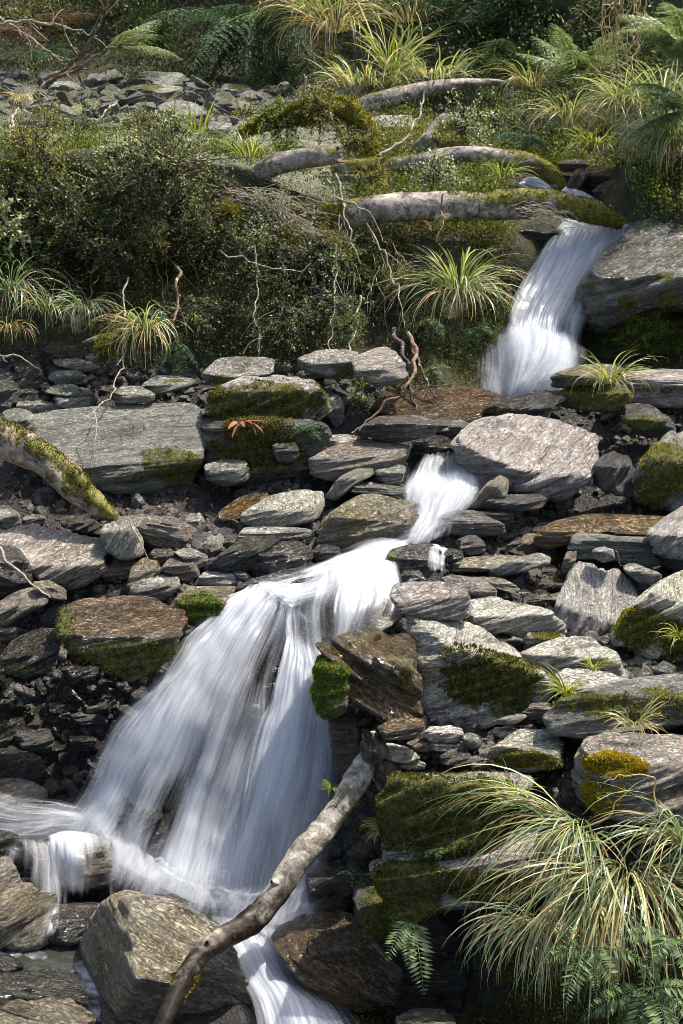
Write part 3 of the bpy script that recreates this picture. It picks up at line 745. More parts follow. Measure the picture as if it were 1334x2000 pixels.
for i, (pl, mt, lb) in enumerate([
 ([1035,1140,1090,1128,1110,1140,1080,1152,1040,1155], 'dark', 'dark thin slab behind the flat grey pale topped stone'),
 ([1022,1178,1060,1162,1098,1156,1095,1170,1050,1186], 'green', 'greenish thin slab touching the tilted grey boulder'),
 ([1003,1160,1020,1147,1037,1158,1030,1172,1008,1172], 'grey', 'grey cube like stone behind the flat pale topped stone'),
 ([1050,1110,1075,1100,1095,1120,1080,1130,1058,1126], 'dark', 'dark stone behind the narrow upright stone'),
 ([975,1078,1000,1058,1015,1045,1020,1060,1000,1082], 'dark', 'slim dark stone beside the slanting layered slab'),
 ([1010,1075,1025,1045,1045,1040,1055,1070,1040,1085], 'tan', 'brown stone standing beside the long wet orange slab'),
 ([1032,1040,1060,1022,1072,1030,1065,1050,1040,1055], 'dark', 'dark tilted stone at the low end of the wet orange slab'),
 ([1167,1262,1180,1240,1197,1245,1195,1262], 'grey', 'blue grey quartz stone between the pale angular rock and edge boulder'),
 ([1290,1090,1334,1080,1380,1080,1380,1110,1300,1112], 'grey', 'flat grey stone behind the large mossy edge boulder'),
 ([972,1205,1000,1218,1015,1232,1000,1240,975,1225], 'grey', 'small grey stone under the flat pale topped stone'),
 ([990,1252,1015,1240,1028,1255,1022,1272,1000,1268], 'grey', 'plain grey stone next to the round moss capped stone'),
 ([1025,1288,1030,1275,1048,1272,1055,1292,1040,1298], 'dark', 'small dark stone leaning on the pale angular rock'),
 ]):
    rock(lb, pl, mt, None, .9, .45, name='stone', cat='stone')
# --- upper right
rock('wet slab sloping along the far bank of the upper pool', [942,808,987,780,1082,752,1097,770,1087,797,1037,803,987,814], 'wet', 10.9, .8, .7, .3, fa=22, moss=[(965,806,25,10,.8)], tuft=('moss_dark',900,.012))
rock('flat brown slab lying at the brink of the upper pool', [1077,742,1097,725,1182,706,1214,720,1172,747,1087,760], 'tan', 11.05, .9, .55, fa=14)
rock('long mossy shelf of rock under the rush tuft', [1085,775,1130,755,1200,745,1235,770,1225,800,1170,800,1095,795], 'dark', 11.0, .7, .45, moss=[(1150,775,90,30,.85)], tuft=('moss',2600,.013))
rock('long grey brown ledge running out of frame below the mossy wall', [1210,742,1260,728,1334,722,1430,716,1430,795,1280,798,1220,783], 'pink', 11.2, .7, .3, .1, fa=4, moss=[(1290,765,70,12,.4)])
rock('rock with green moss fringe below the grey brown ledge', [1222,795,1257,786,1317,823,1314,847,1267,853,1227,832], 'dark', 10.7, .8, .5, moss=[(1250,830,50,18,.7)], tuft=('moss',1100,.014))
rock('tall rounded rock draped with moss at the frame edge', [1275,885,1297,850,1334,836,1410,845,1420,995,1310,990,1248,985,1247,940,1262,905], 'grey', 9.9, .8, .4, .15, fa=50, moss=[(1300,920,50,60,.8),(1280,960,40,40,.8)], tuft=('moss',4500,.014), cat='boulder', name='mossy_boulder')
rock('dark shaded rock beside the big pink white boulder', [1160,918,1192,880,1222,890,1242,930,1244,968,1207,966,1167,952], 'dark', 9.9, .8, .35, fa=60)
rock('great wet rock wall with a pale top beside the upper waterfall', [1137,600,1148,560,1180,520,1205,480,1225,445,1290,420,1334,412,1480,400,1500,620,1400,610,1334,592,1270,600,1200,640,1160,640], 'wetgrey', 12.3, .8, .55, .22, -.1, fa=22, rough=1.0, moss=[(1235,592,18,16,.9),(1310,585,24,22,.9),(1160,565,20,10,.6),(1300,540,20,8,.6),(1220,545,14,8,.5)], tuft=('moss',1800,.014), cat='rock wall', name='rock_wall', key='wall')
rock('carpet of bright moss over the recess under the wet rock wall', [1140,640,1200,610,1280,595,1340,580,1460,580,1460,735,1334,722,1240,735,1160,715], 'dark', 12.5, .6, .3, .1, moss=[(1285,650,120,60,.85),(1190,680,60,40,.5)], tuft=('moss_bright',9000,.02), name='mossy_rock')
rock('tan bedrock apron wet at the foot of the upper pool', [730,800,760,765,850,748,925,757,968,770,968,800,925,822,860,840,790,835], 'wetbrown', 11.0, .7, .75, .3, fa=10, rough=.7)
rock('dark stone under the tan bedrock apron, beside the small cascade', [838,822,880,815,922,830,917,852,885,858,850,842], 'dark', 10.7, .8)
rock('wet dark rock at the foot of the upper waterfall', [930,765,945,710,962,690,985,700,990,760,965,785], 'wet', 11.75, .8, .4)
rock('black wet rock behind the lip of the upper waterfall', [1010,470,1020,430,1070,425,1100,450,1090,480,1050,500,1015,495], 'wet', 13.2, .9)
rock('pointed stone leaning between stones at the top of the stream', [1102,378,1122,335,1142,326,1146,345,1117,382], 'tan', 14.2, .8, .3, fa=60)
rock('wet black stone behind the pointed leaning stone', [1140,356,1147,330,1167,321,1217,329,1224,346,1167,364], 'wet', 14.3, .8, .5)
rock('light capped wet stone below the drooping grass', [1160,374,1187,355,1240,344,1240,380,1195,394], 'wet', 13.9, .9, .6, moss=[(1170,380,12,8,.6)])
rock('wet orange stone at the end of the lowest fallen log', [1183,402,1235,381,1238,422,1205,428], 'wetbrown', 13.5, .9, .5)
rock('brown stone under the mossy grass at the top of the stream', [1090,318,1130,310,1150,318,1140,332,1100,335], 'tan', 14.6, .9)
rock('peaked mossy rock standing between two fallen logs', [795,312,817,275,867,219,887,214,907,250,905,290,860,315], 'lichen', 14.6, .8, .55, .1, .3, fa=58, moss=[(880,265,40,35,.8),(830,285,30,20,.4)], tuft=('moss',1500,.02), key='peak')
rock('low grey lichen rock behind the highest fallen log', [708,262,715,235,760,222,800,225,812,245,770,265], 'lichen', 15.6, .8, .6)
# --- middle left
rock('great flat grey slab leaning against the left bank', [62,812,125,795,220,785,300,782,370,786,396,810,397,880,374,930,362,968,300,974,240,957,190,947,135,912,66,865], 'green', 10.3, .62, .66, .25, .0, .05, 5, rough=.75, moss=[(320,915,80,42,.62),(280,838,40,7,.42),(140,845,40,10,.35),(230,860,60,8,.3)], tuft=('moss_dark',2500,.012), cat='boulder', name='boulder', key='slab')
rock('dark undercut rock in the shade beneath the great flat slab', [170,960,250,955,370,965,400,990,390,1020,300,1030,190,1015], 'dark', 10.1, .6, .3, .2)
rock('round speckled stone at the upper corner of the great flat slab', [8,806,33,795,60,805,73,835,70,858,48,855,22,832], 'lichen', 10.15, .9, .4)
rock('rounded boulder with a thick moss cap above the fern wall', [411,792,425,760,470,738,520,731,575,732,610,747,634,775,637,802,600,824,550,832,495,828,450,817,414,807], 'pink', 10.6, .75, .32, .25, moss=[(520,790,135,45,.75),(425,785,25,35,.9),(620,765,20,20,.5)], tuft=('moss_dark',5500,.017), cat='boulder', name='mossy_boulder')
rock('dark plant covered rock face below the moss capped boulder', [400,812,500,808,600,818,645,848,625,890,585,920,560,940,520,960,480,950,430,935,402,905], 'dark', 10.35, .7, .15, .12, moss=[(500,870,100,60,.7)], tuft=('moss_dark',5000,.02))
rock('smooth dark stone set in the plant covered rock face', [530,872,550,857,575,858,584,885,578,902,545,903], 'dark', 10.1, .8)
rock('low grey rock at the foot of the plant covered rock face', [400,908,440,895,480,903,488,935,440,948,403,938], 'grey', 10.0, .8, .5)
rock('flat topped rock at the foot of the bank above the moss capped boulder', [396,732,425,700,500,696,532,704,528,730,465,744,420,755], 'grey', 10.95, .8, .7, fa=4, moss=[(430,742,30,12,.6),(470,718,10,5,.4)])
rock('broad pale slab beneath the hanging roots, mossy on one end', [690,702,717,685,752,674,789,708,791,738,752,755,697,738], 'pink', 11.0, .8, .6, fa=8, moss=[(680,720,25,12,.6)])
rock('dark slab behind the small round stones beneath the bank', [583,702,620,684,665,679,700,690,690,738,640,735,615,728,588,718], 'grey', 11.2, .8, .5, moss=[(670,725,18,14,.7)])
rock('smooth grey oval stone behind the great flat slab', [221,767,240,754,270,754,301,771,295,783,260,786,228,786], 'grey', 10.75, .9, .5, fa=3)
rock('mossy brown stone at the foot of the bank near the gravel', [273,767,285,745,310,731,350,734,379,745,372,758,340,763,300,772], 'green', 11.0, .9, .5, moss=[(340,748,25,8,.6),(290,760,18,8,.5)])
rock('bright green moss covered stone in the shade of the bank', [186,682,195,655,215,644,235,655,242,674,220,692,190,704], 'green', 11.3, .9, .4, moss=[(214,672,34,34,1.0)], tuft=('moss',2500,.016), name='mossy_rock')
rock('long wooden log like stone wedged behind the green moss covered stone', [160,668,180,658,200,652,205,660,180,674], 'tan', 11.4, .9)
for i, (pl, mt, lb) in enumerate([
 ([97,737,110,720,140,717,166,735,169,750,120,755], 'grey', 'angular pale grey stone in the heap by the bank'),
 ([109,777,115,764,150,761,178,778,171,796,140,799,113,792], 'pale', 'rounded pale stone nearest the great flat slab'),
 ([106,701,125,696,170,704,197,720,191,731,150,724,113,713], 'grey', 'flat slab lying across the stone heap by the bank'),
 ([90,682,105,664,140,667,152,686,122,698,96,692], 'dark', 'dark stone on top of the stone heap by the bank'),
 ([28,705,50,694,78,710,82,745,60,752,35,735], 'dark', 'dark upright stone behind the thin slab by the frame edge'),
 ([-30,715,0,717,42,735,79,760,72,770,20,752,-30,745], 'dark', 'thin dark slab sloping in from the frame edge'),
 ([-30,735,0,733,20,740,39,765,32,788,0,795,-30,790], 'dark', 'dark shaded block at the frame edge above the mossy log'),
 ([37,764,50,755,74,765,72,778,45,780], 'grey', 'small grey stone above the low flat stone'),
 ([93,765,110,748,140,749,178,768,195,785,185,795,160,780,110,770], 'green', 'greenish low rock behind the rounded pale stone'),
 ([31,797,40,783,80,780,119,797,115,803,60,806], 'grey', 'low flat stone touching the round speckled stone'),
 ([80,752,90,745,100,756,95,770,82,768], 'tan', 'little brown stone beside the angular pale grey stone'),
 ([128,688,150,680,172,688,170,700,140,702], 'dark', 'flat dark stone half way up the stone heap'),
 ([170,692,186,688,190,704,180,712,166,706], 'grey', 'small stone between the heap and the moss covered stone'),
 ([596,730,600,716,620,711,640,722,636,738,612,742], 'grey', 'pale round stone among pebbles beneath the bank'),
 ([540,722,552,703,566,708,570,722,556,732], 'grey', 'blue grey pebble stone standing on the pebble shelf'),
 ([526,716,534,700,546,702,544,722,534,728], 'grey', 'grey wedge standing beside the blue grey pebble stone'),
 ([572,738,590,722,604,728,598,742], 'pink', 'small pink stone among pebbles beneath the bank'),
 ([637,780,655,768,672,785,668,825,655,835,640,812], 'grey', 'grey block beside the moss capped boulder'),
 ([633,742,648,735,655,748,645,760,634,755], 'pale', 'white pebble stone beneath the hanging roots'),
 ([465,698,480,692,492,698,486,706,468,706], 'grey', 'tiny flat stone lying on the flat topped rock'),
 ]):
    rock(lb, pl, mt, None, .9, .45, name='stone', cat='stone')
# --- centre
rock('long pale slab of the stack beside the small cascade', [607,897,640,878,735,857,800,861,806,885,797,912,735,922,665,938,619,933], 'tan', 10.15, .85, .45, .1, fa=10)
rock('flat dark slab on top of the stack beside the small cascade', [703,842,740,815,812,810,849,825,843,848,792,859,740,859], 'dark', 10.35, .9, .35, .15, fa=8)
rock('grey stone at the upper end of the stack beside the cascade', [609,872,630,852,670,847,702,855,690,872,640,884], 'grey', 10.4, .9)
rock('slanting narrow slab in the middle of the stack', [638,968,660,935,712,904,724,912,726,928,690,948,660,978], 'grey', 9.85, .8, .4, fa=30)
rock('small block at the cascade end of the stack', [733,920,785,905,791,915,783,942,752,950,733,932], 'grey', 9.9, .9)
rock('thin layered slab under the stack touching the foam', [675,948,717,939,787,952,793,972,742,963,682,963], 'dark', 9.75, .9, fa=-4)
rock('wet black rock tucked behind the cascade lip', [810,862,850,842,892,865,886,878,855,888,822,900], 'wet', 10.5, .8, .5)
rock('golden brown boulder at the foot of the small cascade', [620,1060,640,1010,700,973,750,963,800,973,817,990,802,1018,770,1047,700,1068,640,1074,622,1066], 'wetpale', 9.35, .8, .45, .2, .1, fa=14, cat='boulder', name='boulder', moss=[(800,990,15,10,.4)])
rock('long pale slab slanting above the layered dark rocks', [476,1002,530,970,590,956,635,959,638,982,610,1017,560,1028,500,1028,477,1020], 'pale', 9.5, .8, .6, .15, fa=18)
rock('wet brown rock behind the long pale slanting slab', [410,1040,430,1000,470,972,525,960,510,990,480,1010,470,1040], 'wetbrown', 9.7, .7, .6, rough=.8)
rock('brown edged narrow slab under the long pale slanting slab', [468,1052,480,1027,540,1027,605,1036,609,1050,550,1057,500,1050], 'grey', 9.2, .9, .5, fa=3)
rock('dark layered rock with slanting stripes above the lower fall', [400,1107,435,1080,480,1053,525,1043,547,1055,512,1077,502,1112,410,1116], 'wet', 8.95, .8, .4, fa=22)
rock('broad dark layered rock beside the foaming stream', [494,1126,505,1080,530,1060,575,1054,605,1070,609,1097,592,1116,540,1126], 'wet', 8.9, .8, .4, fa=9)
rock('wet flat stone at the tail of the golden brown boulder', [606,1085,625,1060,660,1068,665,1085,640,1100,610,1105], 'wet', 9.0, .9)
rock('small blue grey upright stone beside the wet brown rock', [395,1082,400,1055,420,1039,437,1048,432,1072,405,1096], 'grey', 9.2, .9, .4, fa=70)
rock('dark green mossed rock in mid stream with water pouring off it', [750,1102,767,1075,812,1060,842,1064,860,1080,850,1105,828,1132,757,1134], 'wet', 8.75, .8, .4, .15, fa=4, moss=[(765,1086,12,10,.7)])
rock('small rounded wet stone below the mid stream rock', [780,1134,790,1114,815,1111,832,1130,822,1142], 'wet', 8.4, .9)
rock('small wet rock beside the mid stream rock', [860,1088,877,1070,900,1074,905,1092,877,1102], 'wet', 8.75, .9)
rock('grey striped slab veiled by thin water above the lower fall', [572,1172,600,1130,667,1108,740,1118,785,1150,785,1195,740,1235,660,1275,605,1268,582,1225], 'grey', 8.35, .5, .8, .3, fa=-12, rough=.8, key='veilslab')
rock('flat wet rock along the lip of the lower fall', [455,1150,500,1128,570,1112,650,1095,680,1100,620,1130,560,1160,500,1170], 'wet', 8.45, .9, .6, .3, fa=6)
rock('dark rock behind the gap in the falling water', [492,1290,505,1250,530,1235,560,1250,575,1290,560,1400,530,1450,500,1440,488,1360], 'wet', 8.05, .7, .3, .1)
# --- left
rock('broad brown boulder filling the left bank above the lower fall', [-80,1060,0,1043,30,1030,100,1022,160,1038,202,1070,208,1085,193,1105,195,1142,168,1155,125,1150,90,1135,40,1110,-80,1100], 'pink', 9.0, .75, .6, .2, .08, fa=24, cat='boulder', name='boulder')
rock('leaning striped grey stone behind the broad brown boulder', [200,1037,215,1015,240,1010,260,1030,277,1055,277,1087,240,1092,208,1077], 'grey', 9.1, .9, .3, fa=60)
rock('dark brown slab behind the leaning striped stone', [223,1006,280,998,350,1013,382,1040,382,1067,350,1075,300,1067,268,1045], 'tan', 9.35, .8, .3, fa=-14)
rock('dark stone in front of the mossy log end', [120,1013,145,1003,190,1021,195,1047,165,1041,123,1027], 'dark', 9.5, .9)
rock('wet dark red rock with a mossy skirt above the lower fall', [116,1217,135,1178,165,1160,250,1170,320,1183,358,1198,357,1227,342,1252,322,1288,280,1318,245,1326,213,1303,168,1273,133,1243], 'wetbrown', 7.9, .8, .47, .3, .0, 0, 8, rough=1.0, moss=[(250,1290,130,38,.95),(130,1215,22,40,.7)], tuft=('moss_dark',6500,.016), cat='boulder', name='mossy_boulder')
rock('golden rock with a green mossy front at the lip of the lower fall', [343,1167,370,1143,415,1138,465,1147,442,1177,427,1208,395,1224,368,1213,348,1187], 'tan', 8.15, .9, .42, .2, fa=2, moss=[(388,1190,46,30,.95)], tuft=('moss_bright',2800,.015), name='mossy_rock')
rock('glossy wet rock with a trickle of water at the frame edge', [-60,1290,0,1284,30,1245,115,1230,122,1243,102,1287,85,1315,0,1310,-60,1315], 'wet', 7.9, .8, .7, .2, fa=24, moss=[(60,1305,60,14,.5)])
rock('brown layered rock resting under the bare white branch', [-50,1200,40,1153,75,1148,94,1160,86,1187,40,1203,0,1225,-50,1230], 'tan', 8.3, .9, .45, fa=24)
rock('dark rounded rock above the bare white branch', [-50,1062,0,1064,30,1075,62,1115,56,1137,25,1148,0,1143,-50,1135], 'dark', 8.75, .9, .4, fa=-30)
rock('small slanting stone under the broad brown boulder', [63,1132,95,1131,127,1155,124,1174,95,1168], 'tan', 8.4, .9, fa=-35)
rock('small wet stone at the frame edge above the trickle', [-40,1222,0,1223,35,1231,31,1246,0,1252,-40,1252], 'wet', 8.1, .9)
for i, (pl, mt, lb) in enumerate([
 ([198,1122,215,1100,240,1084,264,1092,267,1110,245,1133,220,1143], 'tan', 'brown rounded stone between the broad brown boulder and the fall'),
 ([245,1152,260,1110,280,1090,307,1084,314,1115,282,1143,255,1158], 'tan', 'tall tan stone in the row above the wet red rock'),
 ([255,1167,260,1145,295,1121,342,1116,349,1147,320,1175,280,1180], 'grey', 'shiny oblong stone in front of the tall tan stone'),
 ([293,1082,305,1066,330,1069,347,1085,320,1105,305,1097], 'dark', 'dark stone behind the tall tan stone'),
 ([315,1112,340,1085,370,1081,389,1100,389,1127,360,1140,343,1122], 'tan', 'reddish brown stone in the row above the wet red rock'),
 ([340,1077,375,1066,402,1085,404,1100,385,1113,358,1092], 'grey', 'silvery stone behind the reddish brown stone'),
 ([383,1138,400,1117,430,1109,462,1120,477,1140,435,1146], 'pale', 'pale yellowish stone by the lip of the lower fall'),
 ([450,1111,465,1106,492,1130,487,1140,470,1133], 'grey', 'little slanting stone next to the pale yellowish stone'),
 ([196,1085,212,1080,228,1092,222,1100,200,1097], 'grey', 'small flat grey stone on the shoulder of the brown boulder'),
 ([180,1100,198,1092,210,1102,204,1116,186,1116], 'grey', 'little grey stone beside the brown rounded stone'),
 ([360,1018,372,1000,392,1000,402,1022,398,1040,375,1035], 'grey', 'grey stone behind the dark brown slab'),
 ([45,1010,70,1002,90,1012,80,1025,52,1025], 'grey', 'small grey stone beneath the mossy log'),
 ([-20,1005,10,985,35,1005,40,1028,0,1035,-20,1030], 'grey', 'striped grey stone at the frame edge under the mossy log'),
 ([133,1397,150,1384,200,1394,209,1417,160,1413], 'dark', 'flat stone in the dark hollow beside the fall'),
 ([28,1432,60,1408,92,1420,107,1462,80,1475,45,1460], 'dark', 'striped dark rock in the hollow beside the fall'),
 ([95,1370,130,1365,155,1375,140,1390,100,1392], 'wet', 'glistening wet stone deep in the dark hollow'),
 ([165,1375,185,1370,205,1380,200,1392,170,1390], 'tan', 'small tan stone deep in the dark hollow'),
 ([120,1300,170,1292,205,1305,190,1325,130,1322], 'wet', 'wet block under the mossy skirt of the red rock'),
 ([-30,1400,20,1385,50,1400,40,1440,-30,1445], 'wet', 'black wet rock at the frame edge of the hollow'),
 ([140,1430,170,1425,190,1450,165,1470,140,1460], 'wet', 'thin slate stone at the foot of the dark hollow'),
 ([-30,1460,20,1450,70,1480,90,1520,30,1530,-30,1520], 'wet', 'dark rubble rock behind the brown rock at the foam'),
 ]):
    rock(lb, pl, mt, None, .9, .45, name='stone', cat='stone')
# --- bottom left
rock('large wet boulder with a bright crinkled face under the bare log', [140,1912,158,1840,193,1780,243,1753,272,1748,350,1783,427,1830,452,1870,462,1910,502,1960,509,2010,490,2090,180,2090,156,1965], 'wetpale', 6.22, .60, .10, -.5, .2, .30, -34, rough=.75, sharp=30, chips=0, cuts=[((-.9,.1,-.42),238,1850,.92),((.2,-.8,-.55),300,1965,.95)], cat='boulder', name='boulder', key='front')
rock('dark wet rock peeping out behind the crinkled boulder', [280,1755,300,1746,340,1743,362,1765,394,1800,392,1820,350,1800], 'wet', 6.45, .8, .5)
rock('black block dripping water beside the crinkled boulder', [98,1777,120,1764,195,1771,193,1800,168,1828,110,1858,98,1832], 'wet', 6.5, .8, .25, .1)
rock('smooth tan rock under the spilling foam at the frame edge', [-60,1660,0,1658,22,1672,52,1740,102,1760,108,1787,82,1850,30,1850,0,1845,-60,1845], 'tan', 6.6, .8, .6, .2, cat='boulder', name='boulder')
rock('rounded striped rock with foam washing over its top', [63,1645,100,1625,175,1622,217,1640,224,1692,217,1722,190,1738,140,1735,98,1705], 'tan', 7.1, .8, .4, .15, fa=4, rough=1.3, sharp=8, chips=3)
rock('curved dark rock at the lower corner, hindmost of the three ridges', [-50,1888,0,1891,75,1898,132,1910,157,1950,162,1990,120,2010,60,1965,-50,1955], 'wet', 5.95, .9, .4, fa=-20)
rock('yellowish striped rock at the lower corner, lowest of the three', [-50,1932,0,1916,60,1911,102,1925,142,1965,175,2010,172,2080,-50,2080], 'tan', 5.75, .9, .6, fa=-24, rough=1.3)
rock('thin brown ridge of rock at the lower corner above the curved dark rock', [-50,1850,0,1858,30,1878,42,1895,0,1903,-50,1903], 'wet', 6.2, .9, .5, fa=-30)
rock('dark rock seen through the falling water', [236,1552,255,1533,287,1543,312,1580,327,1640,302,1685,253,1653,235,1607], 'wet', 7.35, .7, .4, fa=30)
rock('small wet rock in the foam at the frame edge', [-40,1608,30,1630,44,1660,25,1671,-40,1655], 'wet', 6.95, .8)
rock('brown rock behind the foam beside the dark hollow', [-60,1518,30,1523,88,1550,83,1580,0,1592,-60,1592], 'tan', 7.45, .8, .5)
rock('dark wet rock behind the right edge of the lower fall', [600,1700,630,1680,690,1700,700,1760,660,1790,610,1770], 'wet', 6.8, .8)
# --- far terrace
for pl, mt, lb, ms in [
 ([-60,118,0,114,32,120,57,150,42,168,-60,170], 'lichen', 'lichen spotted boulder at the upper frame edge with yellow moss on top', [(10,120,35,12,.9)]),
 ([273,146,290,137,350,144,397,172,362,183,320,180,283,166], 'lichen', 'flat grey green rock topping the rubble terrace', None),
 ([298,162,310,150,338,148,352,165,345,182,305,182], 'lichen', 'rounded grey stone in front of the flat grey green rock', None),
 ([223,181,270,164,352,171,353,192,290,199,233,195], 'lichen', 'dark slab with yellow moss top on the rubble terrace', [(275,168,45,9,.9)]),
 ([247,165,262,151,285,150,300,164,290,170,255,172], 'lichen', 'small mounded grey stone beside the moss topped slab', None),
 ([430,180,440,163,470,163,495,178,480,188,445,190], 'lichen', 'mossy low stone at the edge of the dark hollow', [(465,168,25,8,.8)]),
 ([455,192,470,182,540,176,543,197,470,203], 'lichen', 'long flat stone on the rubble terrace', None),
 ([538,178,546,162,558,158,572,170,570,186,545,188], 'lichen', 'upright dark stone beside the long flat stone', None),
 ([572,192,590,168,620,165,640,180,630,194], 'grey', 'blue grey stone near the highest log', None),
 ([400,200,425,186,446,200,443,214,410,214], 'lichen', 'rough dark stone in the middle of the terrace', None),
 ([445,208,470,197,488,202,484,218,455,220], 'lichen', 'square stone below the long flat stone', None),
 ([500,215,530,200,560,205,552,224,510,224], 'lichen', 'grey angular stone before the mossy root arch', None),
 ([310,212,335,195,380,200,420,240,400,252,350,240], 'grey', 'long smooth stone with a red patch on the terrace', None),
 ([400,255,415,235,450,240,455,262,430,270], 'lichen', 'pale stone above the bank shrub', None),
 ([595,190,615,183,640,186,655,196,640,202,605,202], 'grey', 'thin grey stone by the standing stick', None),
 ([165,165,180,142,205,150,212,164,190,172], 'lichen', 'grey stone below the bare branches', None),
 ([95,175,110,160,140,158,155,170,140,182,105,182], 'lichen', 'low stone in grey moss beneath the bare branches', None)]:
    rock(lb, pl, mt, None, .9, .5, moss=ms, group='stones on the rubble terrace', m=0.12, rough=1.1)
# ------------------------------------------------------------------ wood, water and plant builders
_bv = np.vstack(ALLV + [TV]); _bf = np.vstack(ALLF + [np.vstack([TF[:, :3], TF[:, [0, 2, 3]]]) + ALLN[0]])
BVH = BVHTree.FromPolygons(_bv.tolist(), _bf.tolist())
def hit_all(px, py):
    h = BVH.ray_cast(Vector((0, 0, 0)), Vector(ray(px, py)), 60)
    return np.array(h[0]) if h[0] is not None else hit(px, py)
def spot(px, py, Y=None): return P(px, py, Y) if Y else hit_all(px, py)

def log(label, pts, mat='log', seed=1, moss=0.0, mosstop=0.3, wet=None, k=22, lump=0.16, jag=(0.0, 0.0), stubs=(), cat='log', name='fallen_log', tuft=None):
    """pts rows: px, py, Y, radius in photograph pixels"""
    rng = np.random.RandomState(seed)
    W = np.array([P(a[0], a[1], a[2]) for a in pts]); rad = np.array([a[3] * mpp(w) for a, w in zip(pts, W)])
    n = max(60, len(pts) * 14)
    C = catmull(np.column_stack([W, rad]), n); Cp, Cr = C[:, :3], C[:, 3]
    bend = np.stack([fbm(np.column_stack([np.linspace(0, 3.5, n), np.full(n, 3.1 * j), np.full(n, seed * 1.7)]), 3) for j in range(3)], 1)
    Cp = Cp + bend * Cr[:, None] * .3
    V, F = tube(Cp, Cr, k, lump=lump, seed=seed, lf=.11)
    V = V.reshape(n, k, 3)
    t = norm(np.gradient(Cp, axis=0))
    for e, sgn, j in ((0, -1, jag[0]), (n - 1, 1, jag[1])):     # torn or rounded ends
        if j: V[e] += t[e] * (sgn * j * (rng.rand(k)[:, None] - .3) * Cr[e])
    root = empty(name, Cp[n // 2], label, cat)
    mm = np.repeat(moss + 0 * Cr[:, None], k, 1) if np.isscalar(moss) else np.repeat(np.interp(np.linspace(0, 1, n), np.linspace(0, 1, len(moss)), moss)[:, None], k, 1)
    up = norm(V - Cp[:, None])[..., 2]
    mm = mm + mosstop * np.clip(up, -.2, 1) * (mm > .02) + .25 * fbm(V.reshape(-1, 3) * 5, 3).reshape(n, k) * (mm > .02)
    o = np.asarray(root.location)
    Vf = V.reshape(-1, 3)
    trunk = obj('trunk', make_mesh('trunk', Vf - o, F, attrs={'moss': mm.ravel()}), MAT[mat], root)
    for e, sgn, j in ((0, -1, jag[0]), (n - 1, 1, jag[1])):     # torn end grain, sunk a little into the wood
        mb = MB(); ring = V[e]; c = Cp[e] - t[e] * sgn * Cr[e] * (.35 if j else -.25)
        mid = ring * .5 + c * .5 + rng.normal(size=ring.shape) * Cr[e] * .12 * (1 if j else 0)
        VV = np.vstack([ring, mid, [c]]); i = np.arange(k)
        mb.add(VV, np.stack([i, (i + 1) % k, (i + 1) % k + k, i + k], 1)); mb.add(VV, np.stack([i + k, (i + 1) % k + k, np.full(k, 2 * k)], 1))
        mb.obj('broken_end' if j else 'cut_end', MAT['stump' if j else mat], root, o)
    for (u, ang, ln, rr) in stubs:
        i = int(u * (n - 1)); d = norm(V[i, int(ang * k) % k] - Cp[i]) + t[i] * .4
        q = catmull(np.array([Cp[i], Cp[i] + d * Cr[i] * 1.2, Cp[i] + d * (Cr[i] + ln)]), 8)
        mb = MB(); add_tube(mb, q, np.linspace(rr * 1.6, rr * .5, 8), 8, lump=.2, seed=i)
        mb.obj('branch_stub', MAT[mat], root, o)
    if tuft:
        tufts2(root, Vf, np.vstack([F[:, :3], F[:, [0, 2, 3]]]), mm.ravel(), o, tuft)
    solid(Vf, F)
    return root

def tufts2(parent, Wd, F, ms, o, spec):
    R = np.eye(3); ch = tufts(parent, Wd, F, ms, np.asarray(o), R, spec)

def twig(label, pts, r=0.006, mat='twig', seed=0, group=None, name='twig', cat='twig', side=0, wob=0.02, k=5, taper=0.35, px=True):
    """pts: (px, py, Y); side: number of side shoots, each a part of the twig"""
    rng = np.random.RandomState(seed + 11)
    W = np.array([P(*p) for p in pts]) if px else np.asarray(pts, float)
    n = max(12, 8 * len(pts))
    C = catmull(W, n); ln = np.linalg.norm(np.diff(C, axis=0), axis=1).sum()
    q = np.column_stack([np.linspace(0, ln * 9, n), np.full(n, seed * 1.3), np.zeros(n)])
    C = C + np.stack([fbm(q + [0, 0, 9 * j], 3) for j in range(3)], 1) * wob
    rr = r * np.linspace(1, taper, n)
    mb = MB(); add_tube(mb, C, rr, k, lump=.25, seed=seed)
    for s in range(side):
        i = rng.randint(n // 5, n - 2); d = norm(np.gradient(C, axis=0)[i]); a = norm(d * .8 + rng.normal(size=3) * .7)
        l = ln * rng.uniform(.12, .3); q = catmull(np.array([C[i], C[i] + a * l * .5 + rng.normal(size=3) * l * .06, C[i] + a * l + rng.normal(size=3) * l * .15 - [0, 0, l * .1]]), 8)
        add_tube(mb, q, rr[i] * np.linspace(.7, .25, 8), 4)
    o = mb.obj(name, MAT[mat], None, C[n // 2])
    return tag(o, label, cat, group)

def grid_flow(lines, nv, nu):
    """lines: list of polylines of (px,py,Y,dens), left to right; returns positions (nv,nu,3), density, uv in metres"""
    Ls = []
    for l in lines:
        W = np.array([[*P(a[0], a[1], a[2]), a[3] if len(a) > 3 else .6] for a in l])
        Ls.append(catmull(W, nv))
    Ls = np.stack(Ls, 1)
    out = np.zeros((nv, nu, 4))
    for r in range(nv): out[r] = catmull(Ls[r], nu)
    pos, den = out[..., :3], out[..., 3]
    du = np.linalg.norm(np.diff(pos, axis=1), axis=2).mean(0); u = np.concatenate([[0], np.cumsum(du)])
    dv = np.linalg.norm(np.diff(pos, axis=0), axis=2).mean(1); v = np.concatenate([[0], np.cumsum(dv)])
    uv = np.stack(np.broadcast_arrays(u[None, :], v[:, None]), -1)
    return pos, np.clip(den, 0, 1.3), uv

